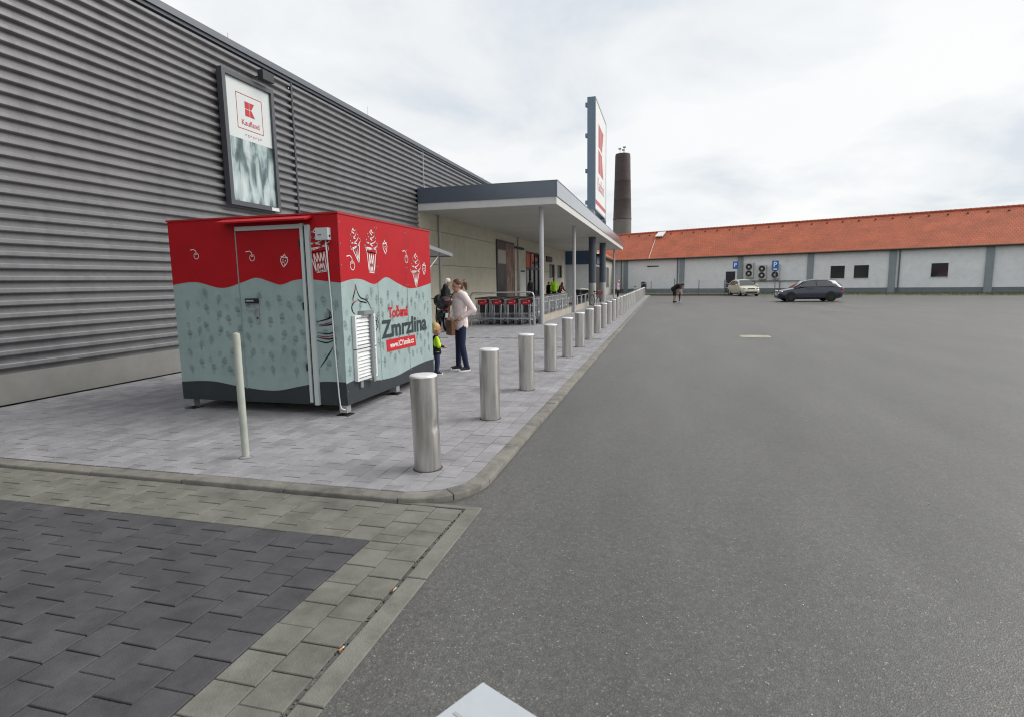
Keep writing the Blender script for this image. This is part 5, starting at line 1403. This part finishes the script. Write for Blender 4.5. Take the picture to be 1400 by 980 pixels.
# ------------------------------------------------------------------ people
PEND = []
def blob(q, name, material, parent, vox, smooth=4):
    o = q.build(name, material, parent, True)
    md = o.modifiers.new('remesh', 'REMESH'); md.mode = 'VOXEL'; md.voxel_size = vox; md.use_smooth_shade = True
    ms = o.modifiers.new('smooth', 'SMOOTH'); ms.factor = 0.5; ms.iterations = smooth
    PEND.append(o)
    return o
def flush():
    dg = bpy.context.evaluated_depsgraph_get()
    new = [(o, bpy.data.meshes.new_from_object(o.evaluated_get(dg))) for o in PEND]
    for o, me in new:
        nm, mt = o.data.name, o.data.materials[0]
        o.modifiers.clear(); o.data = me; me.name = nm
        if not me.materials: me.materials.append(mt)
        me.polygons.foreach_set('use_smooth', [True] * len(me.polygons))
    PEND.clear()
ADULT = dict(pelvis=(0, 0.0, 0.93), chest=(0, 0.0, 1.27), neck=(0, 0.005, 1.43), head=(0, -0.02, 1.575),
             shL=(0.17, 0, 1.385), elL=(0.215, 0.03, 1.11), wrL=(0.225, -0.03, 0.87), shR=(-0.17, 0, 1.385), elR=(-0.215, 0.03, 1.11), wrR=(-0.225, -0.03, 0.87),
             hipL=(0.085, 0, 0.90), knL=(0.09, -0.015, 0.48), anL=(0.09, 0.02, 0.085), hipR=(-0.085, 0, 0.90), knR=(-0.09, -0.015, 0.48), anR=(-0.09, 0.02, 0.085))
KID = dict(pelvis=(0, 0.0, 0.74), chest=(0, 0.0, 1.05), neck=(0, 0.005, 1.20), head=(0, -0.02, 1.43),
           shL=(0.17, 0, 1.15), elL=(0.24, 0.02, 0.93), wrL=(0.25, -0.06, 0.73), shR=(-0.17, 0, 1.15), elR=(-0.24, 0.02, 0.93), wrR=(-0.25, -0.06, 0.73),
           hipL=(0.09, 0, 0.72), knL=(0.1, -0.015, 0.38), anL=(0.1, 0.02, 0.085), hipR=(-0.09, 0, 0.72), knR=(-0.1, -0.015, 0.38), anR=(-0.1, 0.02, 0.085))
skin = mat('skin', (0.46, 0.25, 0.17), 0.5)
eye_m = mat('eye_dark', (0.02, 0.015, 0.012), 0.2)
lip_m = mat('lip', (0.32, 0.10, 0.09), 0.5)
def lerp_(a, i, u): return a[i] * (1 - u) + a[i + 1] * u
def figure(label, loc, rz, H, top, bottom, shoes, hair_m, hair='short', base=ADULT, J=None, hs=1.0, hrot=(0, 0, 0), vox=0.014, loose=0.0,
           sleeve='long', legs='long', sole=None, fat=1.0, group=None, hem=0.0, fingers=False, feet=True):
    S = H / 1.7
    j = dict(base)
    if J: j.update(J)
    j = {k: Vector(v) for k, v in j.items()}
    p = thing('person', label, 'person', loc, rz, group); p.scale = (S, S, S)
    v = vox / S
    spine = (j['chest'] - j['pelvis']); tilt = math.atan2(spine.y, spine.z)
    Hm = Euler(hrot).to_matrix()
    hd = lambda x_, y_, z_: tuple(j['head'] + Hm @ Vector((x_ * hs, y_ * hs, z_ * hs)))
    def torso(q, g, z_ext=0.0, up=True):
        for k in range(13):
            t = k / 12; c = j['pelvis'].lerp(j['chest'], t)
            f5 = t * 5; i5 = min(int(f5), 4); u5 = f5 - i5
            w = lerp_((0.150, 0.142, 0.128, 0.135, 0.150, 0.160), i5, u5) * fat + g; d = lerp_((0.112, 0.104, 0.096, 0.10, 0.108, 0.104), i5, u5) * fat + g
            q.ell(c, (w, d, 0.11), 14, (-tilt, 0, 0))
        for k in range(1, 5):
            if z_ext: q.ell(j['pelvis'] - spine.normalized() * z_ext * k / 4, (0.158 * fat + g, 0.122 * fat + g, 0.10), 14, (-tilt, 0, 0))
        q.cap(j['shL'].lerp(j['shR'], 0.1), j['shR'].lerp(j['shL'], 0.1), 0.062 + g * 0.7, 0.062 + g * 0.7)
        if up: q.cap(j['chest'], j['neck'], 0.10 + g * 0.5, 0.062 + g * 0.3)
    # body
    q = MB(); torso(q, 0.0)
    q.cap(j['neck'], hd(0, 0.015, -0.05), 0.055, 0.05)
    q.ell(hd(0, 0.012, 0.02), (0.076 * hs, 0.096 * hs, 0.10 * hs), 16, hrot); q.ell(hd(0, -0.028, -0.05), (0.056 * hs, 0.062 * hs, 0.068 * hs), 14, hrot)
    q.cap(hd(0, -0.088, 0.012), hd(0, -0.108, -0.022), 0.009 * hs, 0.014 * hs, 8)
    for s in (-1, 1): q.ell(hd(s * 0.077, 0.012, -0.008), (0.012 * hs, 0.02 * hs, 0.032 * hs), 8, hrot)
    for s, e in (('L', 1), ('R', -1)):
        q.cap(j['sh' + s], j['el' + s], 0.05, 0.04); q.cap(j['el' + s], j['wr' + s], 0.04, 0.028)
        q.cap(j['hip' + s], j['kn' + s], 0.080 * fat, 0.054); q.cap(j['kn' + s], j['an' + s], 0.054, 0.038)
        q.cap(j['an' + s] - Vector((0, 0, 0.035)), j['an' + s] + Vector((e * 0.015, -0.14, -0.05)), 0.036, 0.03)
        d = (j['wr' + s] - j['el' + s]).normalized(); w = j['wr' + s]
        side = d.cross(Vector((0, 0, 1)));
        side = side.normalized() if side.length > 0.2 else Vector((0, 1, 0))
        nrm = d.cross(side).normalized()
        q.cap(w, w + d * 0.06, 0.026, 0.034); 
        if fingers:
            for k, (o_, L_) in enumerate(((-0.03, 0.062), (-0.01, 0.075), (0.011, 0.07), (0.031, 0.055))):
                a = w + d * 0.075 + side * o_; m_ = a + d * L_ * 0.55 + nrm * 0.008; q.cap(a, m_, 0.0105, 0.0095, 8); q.cap(m_, m_ + d * L_ * 0.35 + nrm * 0.025, 0.0095, 0.008, 8)
            a = w + d * 0.025 - side * 0.03; q.cap(a, a + d * 0.045 - side * 0.028 + nrm * 0.012, 0.013, 0.010, 8)
        else:
            q.cap(w + d * 0.07, w + d * 0.13 + nrm * 0.02, 0.034, 0.02)
            a = w + d * 0.03 - side * 0.03; q.cap(a, a + d * 0.05 - side * 0.02, 0.014, 0.011, 8)
    blob(q, 'body', skin, p, v, 5)
    for s in (-1, 1): MB().ell(hd(s * 0.032, -0.081, 0.012), (0.012 * hs, 0.008 * hs, 0.008 * hs), 8, hrot).build('eye', eye_m, p, True)
    MB().ell(hd(0, -0.087, -0.06), (0.024 * hs, 0.007 * hs, 0.006 * hs), 8, hrot).build('mouth', lip_m, p, True)
    # clothing
    q = MB(); torso(q, 0.024 + loose, 0.06 + hem, True)
    for s in 'LR':
        if sleeve == 'long':
            q.cap(j['sh' + s], j['el' + s], 0.066 + loose * .4, 0.056 + loose * .4); q.cap(j['el' + s], j['el' + s].lerp(j['wr' + s], 0.93), 0.056 + loose * .4, 0.038 + loose * 0.2)
        else: q.cap(j['sh' + s], j['sh' + s].lerp(j['el' + s], 0.62), 0.068 + loose, 0.066 + loose)
    blob(q, 'top', top, p, v)
    q = MB()
    q.ell(j['pelvis'] + Vector((0, 0, 0.0)), (0.160 * fat + 0.014, 0.124 * fat + 0.012, 0.13), 14, (-tilt * 0.5, 0, 0))
    for s in 'LR':
        if legs == 'long':
            q.cap(j['hip' + s], j['kn' + s], 0.092 * fat + 0.003, 0.064); q.cap(j['kn' + s], j['an' + s] + Vector((0, 0, 0.015)), 0.064, 0.050)
        else: q.cap(j['hip' + s], j['hip' + s].lerp(j['kn' + s], 0.9), 0.098, 0.085)
    blob(q, 'trousers' if legs == 'long' else 'shorts', bottom, p, v)
    if feet:
        for s, e in (('L', 1), ('R', -1)):
            a = j['an' + s]; q = MB()
            q.cap(a + Vector((0, 0.025, -0.035)), a + Vector((e * 0.012, -0.13, -0.048)), 0.046, 0.036); q.cap(a + Vector((0, 0.02, -0.02)), a, 0.045, 0.044)
            sh = blob(q, 'shoe', shoes, p, v, 2)
            if sole:
                q = MB(); pts = []
                for k in range(18):
                    t = 2 * math.pi * k / 18; yy = -0.052 + 0.135 * math.cos(t)
                    pts.append((a.x + e * 0.012 * (0.08 - yy) / 0.2 + (0.047 - 0.006 * math.cos(t)) * math.sin(t), a.y + yy, 0.0))
                q.prism(pts, (0, 0, 0.026)); q.build('sole', sole, sh)
                MB().ell(a + Vector((e * 0.012, -0.150, -0.052)), (0.034, 0.03, 0.024), 10).build('toe_cap', sole, sh, True)
    # hair
    q = MB()
    q.ell(hd(0, 0.030, 0.042), (0.086 * hs, 0.098 * hs, 0.092 * hs), 16, hrot); q.ell(hd(0, 0.055, -0.01), (0.078 * hs, 0.066 * hs, 0.085 * hs), 14, hrot)
    rr = random.Random(hash(label) % 1000 if False else len(label))
    if hair == 'ponytail':
        q.cap(hd(0, 0.115, 0.05), hd(0.02, 0.17, 0.0), 0.035 * hs, 0.045 * hs); q.cap(hd(0.02, 0.17, 0.0), hd(0.02, 0.165, -0.11), 0.045 * hs, 0.022 * hs)
        for k in range(9): q.cap(hd(rr.uniform(-.04, .04), 0.12, rr.uniform(-0.02, 0.09)), hd(rr.uniform(-.07, .07), rr.uniform(0.17, 0.21), rr.uniform(-.06, .08)), 0.012, 0.006, 6)
    if hair == 'long':
        for s in (-1, 0, 1): q.cap(hd(s * 0.06, 0.05, 0.0), hd(s * 0.075, 0.055, -0.20), 0.05 * hs, 0.035 * hs)
    if hair == 'kid':
        for k in range(14):
            a = rr.uniform(0, 6.28); q.cap(hd(0.07 * math.cos(a), 0.03 + 0.07 * math.sin(a), 0.05), hd(0.09 * math.cos(a), 0.035 + 0.09 * math.sin(a), rr.uniform(-0.03, 0.04)), 0.02, 0.012, 6)
    blob(q, 'hair', hair_m, p, v, 2)
    return p, j, hd, S
def cloth(name, col, **k): return mat(name, col, 0.85, var=0.12, scale=18, bump=0.25, bscale=60, **k)
denim = cloth('navy_denim', (0.013, 0.019, 0.055)); blackc = cloth('black_cloth', (0.012, 0.012, 0.014)); navyc = cloth('navy_cloth', (0.02, 0.024, 0.05))
pinkw = cloth('pale_pink_knit', (0.80, 0.69, 0.68)); hivis = mat('hi_vis_green', (0.42, 0.85, 0.03), 0.7); neon = mat('neon_yellow_green', (0.50, 0.78, 0.02), 0.7)
brownh = mat('brown_hair', (0.085, 0.042, 0.02), 0.55, var=0.4, scale=60, stretch=(1, 1, 0.3)); blond = mat('blond_hair', (0.52, 0.36, 0.14), 0.55, var=0.2, scale=60)
whiteh = mat('white_hair', (0.68, 0.66, 0.62), 0.6); darkh = mat('dark_hair', (0.015, 0.012, 0.01), 0.5)
shoe_b = mat('black_canvas', (0.015, 0.015, 0.018), 0.8); sole_w = mat('white_rubber', (0.70, 0.70, 0.69), 0.6); leather = mat('brown_leather', (0.15, 0.062, 0.032), 0.5, var=0.15, scale=25)

# woman in front of the hatch, facing the child and kiosk
WJ = dict(head=(0, -0.055, 1.555), neck=(0, -0.005, 1.42), shL=(0.165, 0.0, 1.375), elL=(0.255, 0.14, 1.12), wrL=(0.17, -0.06, 0.99), shR=(-0.165, 0, 1.375), elR=(-0.22, 0.0, 1.10), wrR=(-0.10, -0.17, 0.985),
          knL=(0.095, -0.03, 0.48), anL=(0.13, 0.03, 0.085), knR=(-0.085, -0.01, 0.48), anR=(-0.10, -0.02, 0.085))
w_, jj, hd_, S_ = figure('woman in pale pink sweater and navy jeans with a brown shoulder bag', (-3.60, 9.85, 0), R(-44), 1.68, pinkw, denim, shoe_b, brownh, 'ponytail', J=WJ, hrot=(R(16), 0, R(6)), vox=0.009,
                         loose=0.014, sole=sole_w, hem=0.04, fingers=True, fat=0.80)
bg_ = tag(thing('shoulder_bag', "brown leather shoulder bag hanging at the woman's hip", 'bag', (-3.60, 9.85, 0), R(-44)))
bg_.scale = (S_, S_, S_)
q = MB(); q.prism([(-0.09, -0.19, 0.67), (0.17, -0.20, 0.67), (0.165, -0.19, 0.93), (-0.085, -0.18, 0.94)], (0, -0.07, 0)); q.build('pouch', leather, bg_)
q = MB(); q.prism([(-0.095, -0.262, 0.81), (0.175, -0.272, 0.81), (0.17, -0.262, 0.935), (-0.09, -0.252, 0.945)], (0, -0.008, 0)); q.build('flap', mat('darker_leather', (0.10, 0.04, 0.022), 0.5), bg_)
MB().tube([(-0.08, -0.21, 0.93), (-0.12, -0.165, 1.12), (-0.13, -0.15, 1.28), (-0.12, -0.10, 1.40), (-0.10, -0.03, 1.47), (-0.08, 0.08, 1.45), (0.0, 0.14, 1.25), (0.1, 0.10, 1.05), (0.16, -0.19, 0.93)], 0.012, 6).build('strap', leather, bg_, True)

# child beside her
KJ = dict(elL=(0.25, -0.04, 0.93), wrL=(0.20, -0.2, 0.86), elR=(-0.25, -0.02, 0.93), wrR=(-0.2, -0.2, 0.88))
c_, jj, hd_, S_ = figure('small blond child in black and neon yellow jacket and jeans beside the kiosk', (-3.89, 9.36, 0), R(125), 0.94, blackc, cloth('child_jeans', (0.04, 0.06, 0.13)), shoe_b, blond, 'kid', base=KID, J=KJ, hs=1.62, hrot=(R(10), 0, 0), vox=0.010, loose=0.012, sole=sole_w)
for s in (-1, 1):
    q = MB(); q.cap(jj['shL' if s > 0 else 'shR'] + Vector((0, 0.01, 0)), jj['elL' if s > 0 else 'elR'], 0.075, 0.082); q.ell((s * 0.14, 0.07, 1.02), (0.05, 0.06, 0.14), 10)
    blob(q, 'neon_sleeve_panel', neon, c_, 0.014)
q = MB(); q.ell((0, 0, 0.72), (0.197, 0.155, 0.075), 14); blob(q, 'neon_hem', neon, c_, 0.014)

# old man by the motorcycle, seen from behind
figure('white-haired man in black standing behind the motorcycle', (-7.30, 18.55, 0), R(115), 1.77, blackc, navyc, shoe_b, whiteh, 'short', J=dict(head=(0, -0.09, 1.55), wrL=(0.15, -0.22, 1.0), elL=(0.22, 0.0, 1.1), wrR=(-0.15, -0.25, 1.02)), hrot=(R(28), 0, 0), loose=0.02, fat=1.12)
# person crossing before the entrance
figure('person in dark clothes walking past the entrance door', (-8.2, 35.4, 0), R(70), 1.78, blackc, navyc, shoe_b, darkh, 'short', J=dict(knL=(0.09, -0.16, 0.5), anL=(0.09, -0.2, 0.1), anR=(-0.09, 0.22, 0.12), head=(0, -0.07, 1.56)), vox=0.02, loose=0.015)
figure('person in hi-vis green top standing behind the carts', (-7.55, 40.0, 0), R(20), 1.80, hivis, navyc, shoe_b, darkh, 'short', vox=0.02, loose=0.01, fat=1.0)
figure('dark-haired person in black beside the hi-vis green one', (-8.0, 40.3, 0), R(-30), 1.55, blackc, blackc, shoe_b, darkh, 'short', vox=0.02)
figure('brown-haired person in dark red bending over the carts', (-7.1, 39.6, 0), R(60), 1.62, cloth('dark_red_cloth', (0.10, 0.025, 0.02)), navyc, shoe_b, mat('auburn_hair', (0.06, 0.02, 0.012), 0.5), 'long', J=dict(chest=(0, -0.14, 1.2), neck=(0, -0.22, 1.33), head=(0, -0.29, 1.44), shL=(0.17, -0.18, 1.28), shR=(-0.17, -0.18, 1.28), elL=(0.2, -0.25, 1.02), elR=(-0.2, -0.25, 1.02), wrL=(0.18, -0.42, 0.95), wrR=(-0.18, -0.42, 0.95)), hrot=(R(20), 0, 0), vox=0.02)
figure('long-haired blond woman in lilac top behind the far bollards', (-3.85, 49.6, 0), R(75), 1.60, cloth('lilac_cloth', (0.50, 0.36, 0.46)), blackc, shoe_b, mat('pale_blond_hair', (0.72, 0.56, 0.28), 0.5), 'long', J=dict(head=(0, -0.08, 1.54)), hrot=(R(20), 0, 0), vox=0.02)
# man stooping over a toddler on the drive
BJ = dict(pelvis=(0, 0.14, 0.88), chest=(0, -0.14, 1.10), neck=(0, -0.30, 1.16), head=(0, -0.43, 1.10), shL=(0.18, -0.24, 1.12), shR=(-0.18, -0.24, 1.12), elL=(0.21, -0.27, 0.85), elR=(-0.21, -0.27, 0.85), wrL=(0.14, -0.36, 0.62), wrR=(-0.14, -0.36, 0.62),
          hipL=(0.09, 0.12, 0.86), hipR=(-0.09, 0.12, 0.86), knL=(0.1, 0.02, 0.46), knR=(-0.1, 0.08, 0.46), anL=(0.1, 0.08, 0.085), anR=(-0.1, 0.1, 0.085))
figure('man in black shirt and shorts stooping over a toddler on the drive', (0.76, 42.1, road_z), R(80), 1.82, blackc, blackc, shoe_b, darkh, 'short', J=BJ, hrot=(R(55), 0, 0), sleeve='short', legs='shorts', vox=0.016, loose=0.02, fat=1.1)
figure('toddler in dark purple held by the stooping man', (1.02, 42.0, road_z), R(80), 0.86, cloth('dark_purple_cloth', (0.03, 0.025, 0.06)), cloth('purple_trousers', (0.06, 0.045, 0.10)), sole_w, blond, 'kid', base=KID, J=dict(elL=(0.25, -0.05, 1.05), wrL=(0.22, -0.2, 1.2), elR=(-0.25, -0.05, 1.05), wrR=(-0.22, -0.2, 1.2)), hs=1.6, vox=0.014)
flush()
